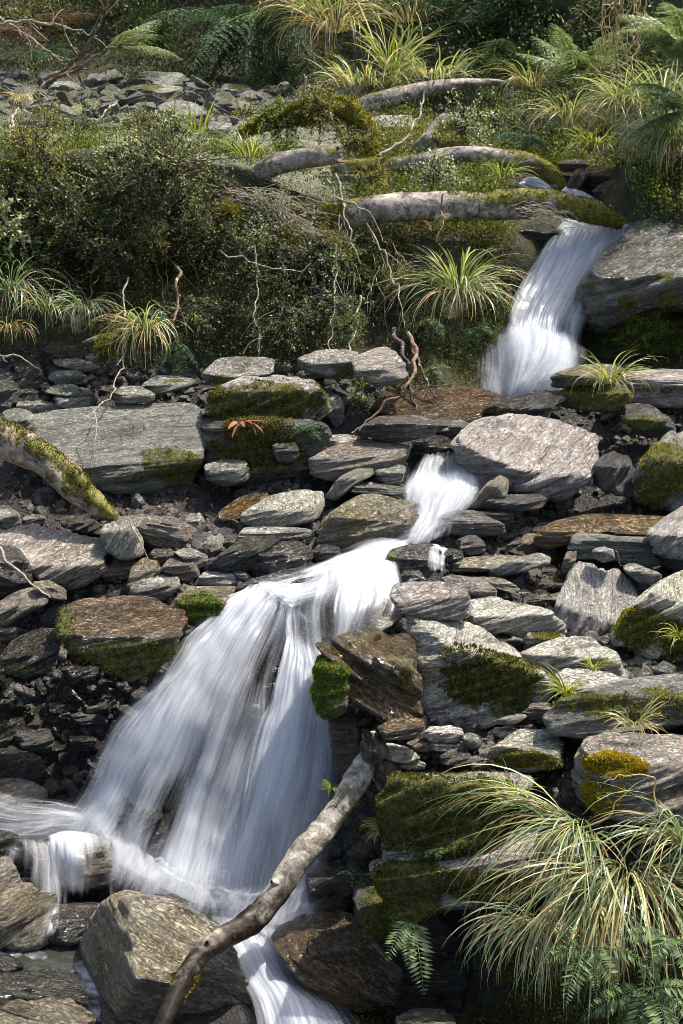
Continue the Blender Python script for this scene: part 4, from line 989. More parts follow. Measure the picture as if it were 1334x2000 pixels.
def water(name, lines, mat='fall', nv=70, nu=90, layers=3, gap=0.03, ridge=0.03, seed=0, fade=(0.06, 0.06), vfade=(0.0, 0.0), dscale=(1.0, .85, .8, .7), patch=0.7):
    pos, den, uv = grid_flow(lines, nv, nu)
    g0 = np.gradient(pos, axis=0); g1 = np.gradient(pos, axis=1)
    nrm = norm(np.cross(g1, g0))
    if (nrm * norm(pos)).sum(-1).mean() > 0: nrm = -nrm
    un = np.linspace(0, 1, nu)[None]; vn = np.linspace(0, 1, nv)[:, None]
    e = np.ones((nv, nu))
    if fade[0]: e = e * sstep(0, fade[0], un)
    if fade[1]: e = e * sstep(0, fade[1], 1 - un)
    if vfade[0]: e = e * sstep(0, vfade[0], vn)
    if vfade[1]: e = e * sstep(0, vfade[1], 1 - vn)
    # strands gather and part: broad lanes of thick and thin water, and bulges where it strikes hidden steps
    lane = fbm(np.stack([uv[..., 0] * 5.0, uv[..., 1] * .55, np.full((nv, nu), seed * 1.9)], -1).reshape(-1, 3), 3).reshape(nv, nu)
    den = np.clip(den + patch * lane, 0, 1.3)
    bul = fbm(np.stack([uv[..., 0] * 4.0, uv[..., 1] * 2.2, np.full((nv, nu), seed * 2.9)], -1).reshape(-1, 3), 3).reshape(nv, nu)
    pos = pos + nrm * (bul * ridge * 1.3 * sstep(0, .15, vn) * sstep(0, .1, 1 - vn))[..., None]
    mb_V, mb_F, mb_D, mb_U, base = [], [], [], [], 0
    idx = np.arange(nv * nu).reshape(nv, nu)
    Fq = np.stack([idx[:-1, :-1], idx[:-1, 1:], idx[1:, 1:], idx[1:, :-1]], -1).reshape(-1, 4)
    for L in range(layers):
        q = np.stack([uv[..., 0] * 14, uv[..., 1] * 1.1, np.full((nv, nu), seed + L * 3.3)], -1).reshape(-1, 3)
        q2 = np.stack([uv[..., 0] * 45, uv[..., 1] * 2.0, np.full((nv, nu), seed + L * 7.3)], -1).reshape(-1, 3)
        a = (fbm(q, 3) * ridge + fbm(q2, 2) * ridge * .35).reshape(nv, nu)
        amp = sstep(0, .12, vn)
        mb_V.append((pos + nrm * (a * amp + (L - .4) * gap * (0.25 + vn))[..., None]).reshape(-1, 3))
        mb_F.append(Fq + base); base += nv * nu
        mb_D.append((den * e * dscale[min(L, 3)]).ravel())
        mb_U.append((uv + [L * 3.71 + seed, L * 1.37]).reshape(-1, 2))
    o = obj(name, make_mesh(name, np.vstack(mb_V), np.vstack(mb_F), uv=np.vstack(mb_U), attrs={'dens': np.concatenate(mb_D)}), MAT[mat])
    return tag(o, kind='structure')

# ---- plants
def blades(base, az, e0, L, bend, w, rng, K=8, flop=0.5):
    n = len(base)
    s = np.linspace(0, 1, K + 1)
    pos = np.zeros((n, K + 1, 3)); pos[:, 0] = base
    el = e0[:, None] - bend[:, None] * s[None] ** 1.25
    azv = az[:, None] + flop * rng.normal(size=(n, 1)) * s[None]
    d = np.stack([np.cos(el) * np.cos(azv), np.cos(el) * np.sin(azv), np.sin(el)], -1)
    pos[:, 1:] = base[:, None] + np.cumsum(d[:, :-1] * (L[:, None, None] / K), axis=1)
    lat = np.stack([-np.sin(az), np.cos(az), np.zeros(n)], -1)
    roll = rng.normal(size=n) * .5
    upv = np.cross(d[:, 0], lat)
    sd = lat * np.cos(roll)[:, None] + upv * np.sin(roll)[:, None]
    prof = np.minimum(1, .45 + 2.2 * s) * (1 - s ** 3) ** .9 + .02
    wd = w[:, None] * prof[None] * .5
    V = np.stack([pos - sd[:, None] * wd[..., None], pos + sd[:, None] * wd[..., None]], 2)     # n,K+1,2,3
    i = np.arange(n)[:, None] * (2 * (K + 1)) + np.arange(K)[None] * 2
    F = np.stack([i, i + 1, i + 3, i + 2], -1).reshape(-1, 4)
    return V.reshape(-1, 3), F

def tussock(label, px, py, Y=None, n=160, L=0.6, w=0.010, mats=(('blade', .75), ('straw', .25)), az=None, azs=3.2, e0=(0.5, 1.45), bend=(1.0, 2.6),
            spread=0.06, seed=0, name='tussock', cat='grass tussock', group=None, plumes=0, plume_l=.22):
    rng = np.random.RandomState(seed + 71)
    c = spot(px, py, Y)
    root = empty(name, c, label, cat, group)
    for j, (mt, fr) in enumerate(mats):
        m = max(4, int(n * fr))
        a = (rng.uniform(-np.pi, np.pi, m) if az is None else az + rng.uniform(-azs / 2, azs / 2, m))
        ll = L * rng.uniform(.45, 1.08, m); dead = mt == 'straw'
        el = rng.uniform(e0[0], e0[1], m) * (.75 if dead else 1); bn = rng.uniform(bend[0], bend[1], m) * (1.15 if dead else 1)
        r = spread * np.sqrt(rng.rand(m))
        b = np.stack([np.cos(a) * r, np.sin(a) * r, rng.uniform(-.03, .01, m)], 1)
        V, F = blades(b, a, el, ll, bn, w * rng.uniform(.6, 1.15, m) * (.8 if dead else 1), rng)
        obj('dead_leaves' if dead else 'leaves', make_mesh('leaves', V, F), MAT[mt], root)
    for j in range(plumes):
        a = rng.uniform(-np.pi, np.pi) if az is None else az + rng.uniform(-azs / 2, azs / 2)
        V, F = blades(np.zeros((1, 3)), np.array([a]), np.array([1.3]), np.array([L * 1.1]), np.array([1.5]), np.array([w * .5]), rng, 8)
        mb = MB(); mb.add(V, F)
        tip = V.reshape(-1, 2, 3).mean(1)[5:]
        pth = catmull(tip, 40); pp = pth[rng.randint(0, 40, 260)]
        dd = norm(rng.normal(size=(260, 3)) * .5 + [0, 0, -.9] + [math.cos(a) * .6, math.sin(a) * .6, 0])
        LV, LF = leaves(pp, dd, plume_l * rng.uniform(.25, .6, 260), .06, rng)
        mb.add(LV, LF)
        obj('seed_head', mb.mesh('seed_head'), MAT['plume'], root)
    return root

def frond_mesh(name, L, pairs, wid, arch, seed, two=True, droop=0.25):
    rng = np.random.RandomState(seed)
    s = np.linspace(0, 1, 24); el = arch[0] + (arch[1] - arch[0]) * s
    x = np.concatenate([[0], np.cumsum(np.cos(el[:-1]))]) * L / 23; z = np.concatenate([[0], np.cumsum(np.sin(el[:-1]))]) * L / 23
    rach = np.stack([x, np.zeros(24), z], 1)
    mb = MB(); add_tube(mb, rach, L * .006 * np.linspace(1.3, .3, 24), 5)
    t = np.linspace(.14, .985, pairs)
    P0 = np.stack([np.interp(t, s, x), 0 * t, np.interp(t, s, z)], 1); T = norm(np.stack([np.gradient(P0[:, 0]), 0 * t, np.gradient(P0[:, 2])], 1))
    ln = wid * np.sin(np.pi * np.clip(.12 + .86 * t ** .75, 0, 1)) ** .8 * L
    pp, dd, ll, ww = [], [], [], []
    for sg in (-1, 1):
        for i in range(pairs):
            d = norm(T[i] * .38 + np.array([0, sg, 0]) + [0, 0, -droop + .1 * rng.normal()])
            l = ln[i] * rng.uniform(.88, 1.06)
            if two:
                m = max(4, int(l / (L * .010) ** 1.0 * .55)); m = min(m, 16)
                q = np.linspace(.08, 1, m)
                sag = np.array([0, 0, -1.0]) * (q ** 2)[:, None] * l * .22
                base = P0[i] + d * (q * l)[:, None] + sag
                wl = l * .20 * (1 - q * .85) + L * .004
                side = norm(np.cross(d, [0, 0, 1.0]))
                for s2 in (-1, 1):
                    dv = norm(d[None] * .55 + side * s2 + [0, 0, -.15])
                    pp.append(base); dd.append(np.repeat(dv, m, 0)); ll.append(wl); ww.append(np.full(m, .55))
                add_tube(mb, np.array([P0[i], P0[i] + d * l * .5 - [0, 0, l * .055], P0[i] + d * l - [0, 0, l * .22]]), L * .0022, 3)
            else:
                pp.append(P0[i][None]); dd.append(d[None]); ll.append(np.array([l])); ww.append(np.array([.26]))
    pp, dd, ll, ww = map(np.concatenate, (pp, dd, ll, ww))
    V, F = leaves(pp, dd, ll, ww, rng, .15, up=np.array([0, 0, 1.0]))
    mb.add(V, F)
    return mb.mesh(name)

def fern(label, px, py, Y=None, n=7, L=0.6, mat='fern', az=None, azs=6.2, tilt=(0.5, 1.1), pairs=20, wid=.2, seed=0, two=True, arch=(0.35, -0.75), name='fern', cat='fern', group=None, roll=.25):
    rng = np.random.RandomState(seed + 3)
    c = spot(px, py, Y)
    root = empty(name, c, label, cat, group)
    ms = [frond_mesh('frond', 1.0, pairs, wid, (arch[0] + rng.uniform(-.15, .15), arch[1] + rng.uniform(-.3, .3)), seed * 10 + j, two) for j in range(min(3, n))]
    for j in range(n):
        a = (j / n * 2 * np.pi + rng.uniform(-.3, .3)) if az is None else az + ((j + .5) / n - .5) * azs + rng.uniform(-.15, .15)
        tl = rng.uniform(*tilt)
        M = Matrix.Rotation(a, 4, 'Z') @ Matrix.Rotation(-tl, 4, 'Y') @ Matrix.Rotation(rng.uniform(-roll, roll), 4, 'X')
        o = obj('frond', ms[j % len(ms)], MAT[mat], root)
        o.rotation_euler = M.to_euler(); s = L * rng.uniform(.75, 1.1); o.scale = (s, s, s)
    return root

def shrub(label, px, py, rpx, Y=None, mat='leaf_dark', n=70, per=34, leaf=0.022, wr=.5, flat=0.8, up=.35, seed=0, name='shrub', cat='shrub', group=None, stem='twig_dark', toward=0.35, down=0.0):
    rng = np.random.RandomState(seed + 17)
    c = spot(px, py, Y); r = rpx * mpp(c)
    root = empty(name, c, label, cat, group)
    sb = MB(); pp, dd = [], []
    for i in range(n):
        d = rng.normal(size=3); d[2] = d[2] * flat + up - down; d[1] -= toward; d = norm(d)
        l = r * rng.uniform(.55, 1.12)
        a0 = rng.normal(size=3) * r * .16
        q = catmull(np.array([a0, a0 + d * l * .5 + rng.normal(size=3) * r * .10, a0 + d * l + rng.normal(size=3) * r * .14 + [0, 0, -.10 * r - down * r * .3]]), 9)
        add_tube(sb, q, np.linspace(.0045, .0012, 9) * (1 + r), 4)
        t = rng.uniform(.30, 1.0, per) ** .8
        b = np.stack([np.interp(t, np.linspace(0, 1, 9), q[:, j]) for j in range(3)], 1)
        b = b + rng.normal(size=(per, 3)) * r * .055
        pp.append(b); dd.append(norm(rng.normal(size=(per, 3)) * .7 + d * .7 + [0, -.2, .15 - down]))
    pp = np.vstack(pp); dd = np.vstack(dd)
    V, F = leaves(pp, dd, leaf * rng.uniform(.55, 1.2, len(pp)), wr, rng, .2, up=np.array([0, -.5, .8]))
    obj('foliage', make_mesh('foliage', V, F, smooth=False), MAT[mat], root)
    obj('stem', sb.mesh('stem'), MAT[stem], root)
    return root

def carpet(name, sel, n, mat, leaf, wr=.45, seed=0, lift=0.03, dens=None, upb=.4):
    """ground cover nobody could count, rooted on the terrain faces chosen by sel"""
    rng = np.random.RandomState(seed + 5)
    F = TF[sel]; a = TV[F[:, 0]]; b = TV[F[:, 1]]; c = TV[F[:, 2]]; d = TV[F[:, 3]]
    ar = np.linalg.norm(np.cross(c - a, d - b), axis=1)
    ctr = (a + c) / 2
    w = ar * np.clip(.35 + fbm(ctr * 2.2 + seed, 4) * 1.6, 0.02, 1) / np.maximum(ctr[:, 1], 5) ** 1.2
    i = rng.choice(len(F), n, p=w / w.sum()); u, v = rng.rand(n, 1), rng.rand(n, 1)
    p = (a[i] * (1 - u) + b[i] * u) * (1 - v) + (d[i] * (1 - u) + c[i] * u) * v
    nm = TN[F[i, 0]]
    nm = np.where((nm * p).sum(1, keepdims=True) > 0, -nm, nm)
    p = p + nm * rng.gamma(2.0, lift, (n, 1))
    dr = norm(nm * .5 + rng.normal(size=(n, 3)) * .7 + [0, 0, upb])
    V, Fq = leaves(p, dr, leaf * rng.uniform(.5, 1.3, n), wr, rng, .2)
    o = obj(name, make_mesh(name, V, Fq, smooth=False), MAT[mat])
    return tag(o, kind='stuff')
# ------------------------------------------------------------------ fallen logs
log('short broken log with a torn end sticking out of the bank bushes', [(430,372,13.1,17),(480,348,13.0,19),(530,327,12.9,20),(580,315,12.85,20),(625,308,12.8,19),(655,303,12.8,17)], 'log', 3, moss=[.3,.1,.05,.1,.3], jag=(0, 1.6), lump=.14)
log('curved pale log ending in the stream, above the thickest fallen log', [(650,328,13.6,13),(700,325,13.6,14),(760,320,13.7,15),(820,312,13.7,15),(880,301,13.8,15),(930,300,13.8,15),(990,310,13.9,17),(1040,322,13.9,18),(1075,340,13.9,17),(1098,368,13.9,12)], 'log', 4, moss=[.5,.55,.3,.15,.1,.1,.15,.4,.65,.7], tuft=('moss',1500,.018), stubs=[(.7,.3,.05,.012)])
log('thickest fallen log lying across the gully to the stream lip', [(640,432,12.6,24),(690,415,12.6,27),(760,407,12.6,28),(850,403,12.65,28),(930,399,12.7,28),(1000,395,12.75,29),(1060,393,12.8,24),(1110,405,12.8,22),(1165,420,12.85,22),(1215,436,12.9,12)], 'log', 5, moss=[.5,.25,.05,.15,.3,.35,.5,.6,.75,.85], jag=(.8, .5), lump=.2, tuft=('moss_dark',3800,.018), stubs=[(.3,.2,.04,.012)])
log('highest fallen log tapering to a split tip among the ferns', [(684,214,16.2,16),(730,199,16.2,18),(790,183,16.3,17),(850,172,16.4,14),(910,163,16.5,10),(965,160,16.6,6),(990,162,16.6,2.5)], 'log', 6, moss=[.3,.2,.1,.05,.05,.0], jag=(1.0, 0))
log('mossy log slanting down from the frame edge to the brown boulder', [(-120,778,9.7,38),(-40,832,9.6,37),(30,868,9.5,35),(90,908,9.4,31),(150,953,9.3,27),(195,988,9.25,22),(228,1012,9.2,10)], 'log_tan', 7, moss=[.5,.35,.3,.25,.35,.5,.6], lump=.42, tuft=('moss_dark',7000,.014), name='mossy_log')
log('bare log leaning diagonally over the fall and the wet boulder', [(728,1478,6.75,20.8),(700,1520,6.7,24.0),(668,1572,6.6,23.2),(630,1625,6.5,24.0),(597,1660,6.42,26.4),(565,1705,6.3,24.8),(535,1752,6.2,24.0),(500,1792,6.1,24.8),(462,1818,6.0,22.4),(420,1843,5.84,20.0),(382,1877,5.72,20.0),(352,1928,5.58,18.4),(322,1985,5.43,17.6),(295,2050,5.3,17.6)], 'log_diag', 8, moss=[.0,.0,.1,.25,.3,.2,.15,.1,.25,.12,.3,.1,.2], mosstop=-.2, lump=.34, stubs=[(.42,.75,.02,.02),(.56,.2,.012,.02),(.71,.7,.01,.018)], tuft=('moss',900,.012), name='leaning_log') if 'log_diag' in MAT else None
log('rotten brown stump end rising at the top of the leaning log', [(770,1540,6.85,30),(752,1510,6.8,30),(735,1480,6.75,28),(722,1455,6.72,22),(716,1440,6.7,13)], 'stump', 9, jag=(0, 2.6), lump=.55, moss=[.3,.1,0], name='stump', cat='stump')
log('arched mossy root mass bridging the bank below the highest log', [(470,262,14.3,9),(520,240,14.2,14),(575,222,14.2,20),(630,214,14.2,23),(680,222,14.2,22),(712,248,14.1,18),(720,285,14.0,16),(705,310,13.9,14)], 'log_tan', 10, moss=.75, lump=.4, tuft=('moss',5000,.03), name='mossy_root', cat='root')
log('mossy buried log end poking out of the bank twigs', [(596,452,12.45,8),(630,430,12.4,16),(655,410,12.4,19),(672,398,12.4,12)], 'log', 12, moss=.6, lump=.25, name='log_end', tuft=('moss',800,.02))

# ------------------------------------------------------------------ water
def dr(px, py, d): return (px, py, hit(px, py)[1] - .10, d)
water('upper_stream_water', [[dr(1012,350,.5),dr(1030,368,.6),dr(1062,384,.6),dr(1085,398,.5)],[dr(1036,346,.9),dr(1056,360,1.),dr(1090,376,1.),dr(1130,396,.9)],[dr(1062,348,.9),dr(1080,362,1.),dr(1112,378,1.),dr(1165,400,.9)],[dr(1080,358,.4),dr(1100,370,.5),dr(1130,382,.6),dr(1190,402,.5)]], 'fall', 50, 60, 3, .03, .03, 31, fade=(.12,.15), vfade=(.08,.08))
water('upper_lip_water', [[(1000,352,15.2,.8),(1010,372,14.4,.8),(1060,408,13.6,.8),(1075,432,13.4,.7)],[(1040,346,15.2,.9),(1070,368,14.4,1),(1120,400,13.6,1),(1140,450,13.3,1)],[(1075,350,15.2,.8),(1110,372,14.4,1),(1165,402,13.6,1),(1200,440,13.3,.8)],[(1090,362,15.2,.5),(1125,380,14.4,.8),(1185,408,13.6,.7),(1225,440,13.3,.5)]], 'fall', 60, 60, 2, .03, .04, 1, fade=(.12,.15))
water('side_trickle_water', [[(1062,432,13.38,.4),(1064,455,13.34,.45),(1068,482,13.3,.5)],[(1085,432,13.38,.6),(1086,455,13.3,.6),(1085,490,13.2,.6)],[(1105,435,13.35,.7),(1100,462,13.25,.6),(1095,500,13.1,.5)]], 'fall', 40, 40, 2, .02, .02, 2)
water('upper_waterfall_water', [
 [(1095,425,13.4,.5),(1062,485,13.0,.5),(1022,540,12.6,.6),(998,590,12.3,.6),(990,640,12.1,.7),(978,685,11.9,.8)],
 [(1128,425,13.3,.9),(1098,485,12.85,.95),(1058,550,12.5,.95),(1028,605,12.2,1.),(1018,655,12.0,1.),(1005,700,11.85,1.1)],
 [(1165,428,13.25,1.),(1138,488,12.8,1.),(1100,555,12.45,.95),(1066,620,12.15,1.),(1052,665,11.95,.95),(1042,712,11.8,1.1)],
 [(1195,432,13.2,.9),(1172,490,12.75,.8),(1136,555,12.4,.7),(1106,620,12.1,.8),(1094,670,11.92,.75),(1088,712,11.75,1.)],
 [(1222,436,13.1,.8),(1204,490,12.6,.55),(1170,548,12.3,.45),(1142,605,12.05,.55),(1128,660,11.9,.5),(1122,712,11.7,.8)],
 [(1250,440,12.9,.45),(1235,488,12.4,.3),(1198,540,12.1,.22),(1166,595,11.95,.2),(1152,655,11.85,.3),(1155,712,11.65,.4)]], 'fall', 90, 120, 4, .04, .05, 3, fade=(.08,.2), vfade=(.04,.08), dscale=(.95,.85,.75,.6))
water('upper_fall_mist_water', [
 [(935,700,11.9,.1),(925,740,11.65,.3),(912,806,11.35,.15)],
 [(982,660,12.05,.35),(962,720,11.65,.8),(950,812,11.3,.5)],
 [(1015,620,12.05,.6),(1003,695,11.62,1.05),(998,812,11.25,.7)],
 [(1055,630,12.0,.6),(1050,705,11.57,1.05),(1035,790,11.25,.9)],
 [(1100,650,11.9,.4),(1100,712,11.5,.85),(1078,775,11.2,.7)],
 [(1145,680,11.8,.1),(1150,722,11.5,.3),(1125,762,11.25,.2)]], 'mist', 60, 110, 8, .03, .045, 41, fade=(.2,.2), vfade=(.3,.1), dscale=(.8,.7,.6,.5))
water('cascade_mist_water', [[(790,915,10.1,.3),(778,960,9.8,.7),(775,1010,9.45,.4),(770,1060,9.1,.3)],[(840,915,10.05,.5),(830,955,9.75,.9),(825,1005,9.4,.5),(815,1070,8.95,.4)],[(890,915,10.0,.5),(890,960,9.7,.9),(870,1000,9.4,.5),(860,1065,8.95,.3)],[(940,930,10.0,.3),(950,965,9.7,.6),(915,1005,9.4,.3),(905,1050,9.1,.2)]], 'mist', 50, 60, 5, .03, .05, 43, fade=(.22,.22), vfade=(.3,.3), dscale=(.55,.5,.45,.4))
water('spill_water', [[(948,718,11.8,.4),(938,735,11.7,.6),(925,755,11.6,.5),(920,770,11.5,.3)],[(962,712,11.8,.5),(952,735,11.65,.7),(945,760,11.55,.6),(945,780,11.4,.4)]], 'fall', 30, 30, 2, .02, .02, 5)
water('middle_cascade_water', [
 [(842,880,10.5,.3),(806,912,10.3,.35),(784,948,10.02,.5),(772,985,9.75,.35),(772,1025,9.42,.35),(742,1066,9.12,.4)],
 [(852,876,10.5,.7),(826,910,10.26,.65),(812,945,10.0,.9),(804,985,9.68,.8),(798,1025,9.34,.75),(766,1072,9.02,.75)],
 [(868,872,10.52,.75),(852,908,10.24,.62),(845,945,9.97,1.),(838,985,9.62,.85),(824,1025,9.3,.75),(792,1074,8.98,.75)],
 [(884,872,10.52,.7),(884,908,10.24,.6),(886,945,9.96,1.),(872,982,9.6,.85),(846,1022,9.3,.65),(818,1070,9.0,.6)],
 [(897,876,10.5,.6),(912,912,10.24,.6),(920,948,9.95,.85),(902,982,9.62,.65),(868,1020,9.34,.45),(845,1066,9.04,.35)],
 [(902,882,10.48,.3),(928,920,10.22,.3),(950,956,9.95,.4),(932,985,9.65,.25),(892,1022,9.38,.2),(866,1064,9.1,.15)]], 'fall', 110, 110, 4, .03, .04, 6, fade=(.14,.14), vfade=(.06,.1), dscale=(.9,.8,.65,.55), patch=.6)
water('rock_pouring_water', [[(836,1062,9.0,.25),(832,1085,8.62,.2),(830,1108,8.52,.2),(826,1138,8.42,.2)],[(850,1062,9.0,.6),(845,1085,8.6,.45),(842,1108,8.5,.5),(840,1140,8.4,.5)],[(864,1066,9.0,.6),(858,1090,8.6,.5),(856,1110,8.5,.55),(858,1140,8.4,.55)],[(880,1070,9.0,.3),(874,1092,8.62,.25),(872,1112,8.52,.25),(878,1138,8.42,.25)]], 'veil', 50, 60, 2, .02, .02, 8, fade=(.18,.18), vfade=(.12,.3))
water('running_stream_water', [
 [(800,1030,9.35,.1),(745,1050,9.2,.1),(680,1070,8.95,.15),(620,1090,8.75,.15),(560,1108,8.55,.1),(470,1138,8.4,.1)],
 [(812,1046,9.2,.7),(755,1068,9.0,.75),(690,1088,8.75,.7),(630,1108,8.55,.6),(565,1130,8.4,.6),(495,1150,8.25,.7)],
 [(805,1066,9.05,.9),(755,1088,8.85,1.),(695,1106,8.62,.95),(635,1124,8.42,.8),(582,1146,8.28,.8),(520,1160,8.15,.9)],
 [(790,1090,8.9,.7),(755,1108,8.65,.75),(708,1124,8.45,.6),(655,1140,8.3,.45),(605,1160,8.18,.7),(545,1172,8.08,.9)],
 [(785,1110,8.8,.3),(765,1130,8.5,.3),(722,1146,8.3,.2),(672,1160,8.2,.15),(620,1175,8.1,.3),(575,1185,8.0,.6)]], 'fall', 80, 90, 3, .02, .03, 9, patch=.5, fade=(.1,.1), vfade=(.1,.0), dscale=(.9,.75,.65,.6))
water('slab_veil_water', [
 [(585,1112,8.5,.6),(575,1160,8.10,.75),(565,1215,7.93,.75),(570,1270,7.76,.85),(582,1312,7.60,.95)],
 [(636,1105,8.5,.95),(622,1150,8.06,.85),(606,1200,7.88,.68),(612,1250,7.74,.66),(618,1312,7.57,.8)],
 [(690,1096,8.55,1.0),(680,1145,8.10,.8),(662,1190,7.88,.58),(652,1240,7.74,.5),(642,1295,7.6,.4)],
 [(738,1090,8.6,1.0),(732,1140,8.14,.85),(718,1182,7.92,.62),(700,1226,7.80,.45),(684,1262,7.70,.2)],
 [(778,1093,8.6,.8),(778,1146,8.18,.7),(770,1186,8.0,.5),(752,1222,7.88,.35),(728,1252,7.76,.1)],
 [(806,1100,8.6,.2),(818,1150,8.2,.2),(810,1195,8.02,.2),(790,1228,7.9,.1),(765,1255,7.8,.0)]], 'veil', 90, 110, 3, .02, .02, 10, fade=(.08,.22), vfade=(.12,.12), dscale=(.95,.8,.65,.5))
# the lower fall: a broad fan on the left, a second veil on the right of a dark gap
water('lower_waterfall_water', [
 [(470,1160,8.25,.5),(425,1208,8.1,.55),(376,1270,7.95,.5),(312,1315,7.8,.45),(245,1392,7.65,.4),(182,1480,7.52,.35),(118,1600,7.4,.4)],
 [(492,1150,8.3,.9),(455,1205,8.05,.85),(410,1280,7.85,.82),(348,1350,7.7,.75),(280,1440,7.5,.7),(225,1530,7.4,.62),(168,1630,7.25,.7)],
 [(520,1145,8.3,1.),(490,1205,8.02,.95),(448,1290,7.78,.88),(392,1380,7.58,.72),(330,1480,7.4,.64),(280,1580,7.28,.48),(245,1690,7.1,.7)],
 [(548,1148,8.28,1.),(520,1210,8.0,.9),(485,1300,7.74,.8),(440,1400,7.52,.64),(392,1500,7.35,.5),(355,1610,7.2,.4),(330,1740,6.98,.7)],
 [(570,1158,8.22,.9),(548,1220,7.98,.7),(515,1310,7.74,.48),(482,1410,7.54,.45),(448,1520,7.36,.45),(420,1640,7.18,.42),(405,1775,6.9,.7)],
 [(590,1165,8.18,.8),(575,1220,7.96,.5),(545,1310,7.76,.2),(515,1410,7.6,.12),(490,1520,7.42,.25),(470,1640,7.2,.4),(462,1785,6.88,.7)]], 'fall', 140, 220, 4, .06, .06, 11, fade=(.12,.05), dscale=(1.,.85,.7,.55), patch=.85)
water('second_veil_water', [
 [(560,1180,8.1,.7),(558,1230,7.95,.6),(562,1290,7.78,.7),(545,1370,7.6,.7),(515,1460,7.42,.75),(480,1580,7.2,.8),(448,1690,7.0,.8),(430,1790,6.85,.8)],
 [(578,1190,8.05,.8),(580,1235,7.92,.7),(588,1290,7.72,.95),(575,1370,7.52,1.),(550,1470,7.32,1.),(520,1580,7.15,.95),(492,1690,6.98,.85),(478,1800,6.82,.8)],
 [(592,1200,8.02,.7),(598,1240,7.88,.5),(612,1290,7.68,.95),(608,1380,7.46,1.),(592,1480,7.28,.9),(565,1590,7.1,.75),(540,1690,6.95,.65),(525,1800,6.8,.8)],
 [(600,1210,8.,.5),(610,1250,7.86,.4),(628,1298,7.68,.8),(638,1390,7.46,.85),(632,1490,7.28,.75),(610,1590,7.1,.55),(590,1700,6.92,.5),(570,1810,6.75,.8)],
 [(605,1220,8.,.3),(620,1260,7.86,.2),(640,1310,7.7,.5),(660,1400,7.5,.6),(664,1490,7.32,.55),(650,1590,7.14,.4),(625,1700,6.95,.35),(610,1815,6.75,.6)]], 'fall', 130, 130, 4, .05, .06, 12, fade=(.06,.10), dscale=(1.,.82,.7,.55))
water('lower_fall_mist_water', [
 [(110,1560,7.4,.45),(105,1605,7.2,.9),(85,1660,7.0,.45)],
 [(205,1590,7.35,.4),(195,1640,7.2,.7),(170,1680,7.0,.3)],
 [(255,1620,7.2,.4),(250,1690,7.0,.85),(235,1770,6.7,.5)],
 [(330,1660,7.05,.4),(335,1735,6.9,.9),(330,1800,6.6,.5)],
 [(410,1690,6.95,.4),(420,1765,6.8,.9),(430,1840,6.5,.6)],
 [(500,1710,6.9,.4),(495,1785,6.7,.85),(490,1860,6.4,.6)],
 [(600,1720,6.8,.3),(585,1790,6.6,.8),(560,1860,6.35,.5)],
 [(670,1740,6.7,.2),(655,1790,6.5,.5),(640,1850,6.3,.2)]], 'mist', 40, 120, 7, .045, .05, 13, fade=(.12,.12), vfade=(.4,.4), dscale=(.6,.5,.45,.4))
water('spilling_foam_water', [
 [(0,1625,7.0,.3),(-10,1680,6.75,.2),(-20,1740,6.6,.1),(-30,1800,6.5,.05)],
 [(30,1628,7.05,.8),(32,1685,6.75,.55),(40,1755,6.5,.35),(50,1850,6.3,.25)],
 [(62,1632,7.08,.9),(75,1690,6.76,.75),(85,1765,6.5,.6),(88,1862,6.28,.6)],
 [(95,1638,7.08,.7),(115,1700,6.8,.5),(118,1775,6.52,.4),(112,1868,6.3,.45)],
 [(125,1645,7.1,.4),(140,1705,6.85,.2),(135,1780,6.6,.15),(130,1860,6.35,.1)]], 'veil', 70, 90, 3, .03, .03, 14, fade=(.15,.15), vfade=(.12,.15), dscale=(.95,.8,.65,.5))
water('rock_dripping_water', [
 [(85,1632,7.12,.7),(92,1690,6.85,.3),(104,1770,6.72,.3)],
 [(120,1622,7.12,.95),(124,1672,6.76,.42),(130,1780,6.68,.35)],
 [(155,1622,7.12,.95),(160,1674,6.74,.32),(165,1782,6.68,.32)],
 [(190,1628,7.13,.9),(196,1690,6.82,.3),(198,1780,6.7,.4)],
 [(226,1648,7.16,.7),(240,1710,6.95,.55),(232,1790,6.7,.7)]], 'veil', 60, 90, 2, .015, .02, 15, fade=(.12,.12), vfade=(.05,.25))
water('side_foam_water', [
 [(185,1580,7.4,.1),(105,1584,7.45,.15),(30,1588,7.45,.1),(-60,1594,7.45,.1)],
 [(190,1602,7.3,.45),(112,1608,7.32,.5),(30,1612,7.32,.38),(-60,1616,7.32,.3)],
 [(196,1624,7.2,.55),(118,1632,7.15,.62),(32,1636,7.12,.46),(-60,1638,7.12,.35)],
 [(205,1652,7.1,.3),(128,1666,7.0,.38),(34,1674,6.95,.25),(-60,1674,6.95,.15)]], 'mist', 90, 60, 8, .03, .05, 51, fade=(.4,.35), vfade=(.2,.1), dscale=(.8,.7,.6,.5))
water('outflow_water', [
 [(385,1775,6.75,.4),(430,1840,6.38,.4),(455,1910,6.12,.4),(480,1975,5.92,.4),(490,2075,5.66,.4)],
 [(430,1782,6.73,.8),(470,1850,6.36,.85),(495,1915,6.1,.9),(530,1978,5.9,.9),(550,2075,5.64,.8)],
 [(480,1790,6.7,.9),(510,1855,6.34,1.),(540,1920,6.08,.95),(585,1980,5.88,1.),(620,2075,5.62,.9)],
 [(530,1800,6.66,.8),(550,1860,6.32,.8),(580,1925,6.06,.6),(640,1985,5.86,.75),(690,2078,5.6,.7)],
 [(580,1810,6.6,.4),(600,1870,6.3,.4),(640,1935,6.04,.35),(710,1990,5.84,.45),(770,2080,5.58,.4)]], 'fall', 80, 100, 3, .02, .035, 16, fade=(.12,.2), vfade=(.1,0), dscale=(.9,.75,.6,.5))
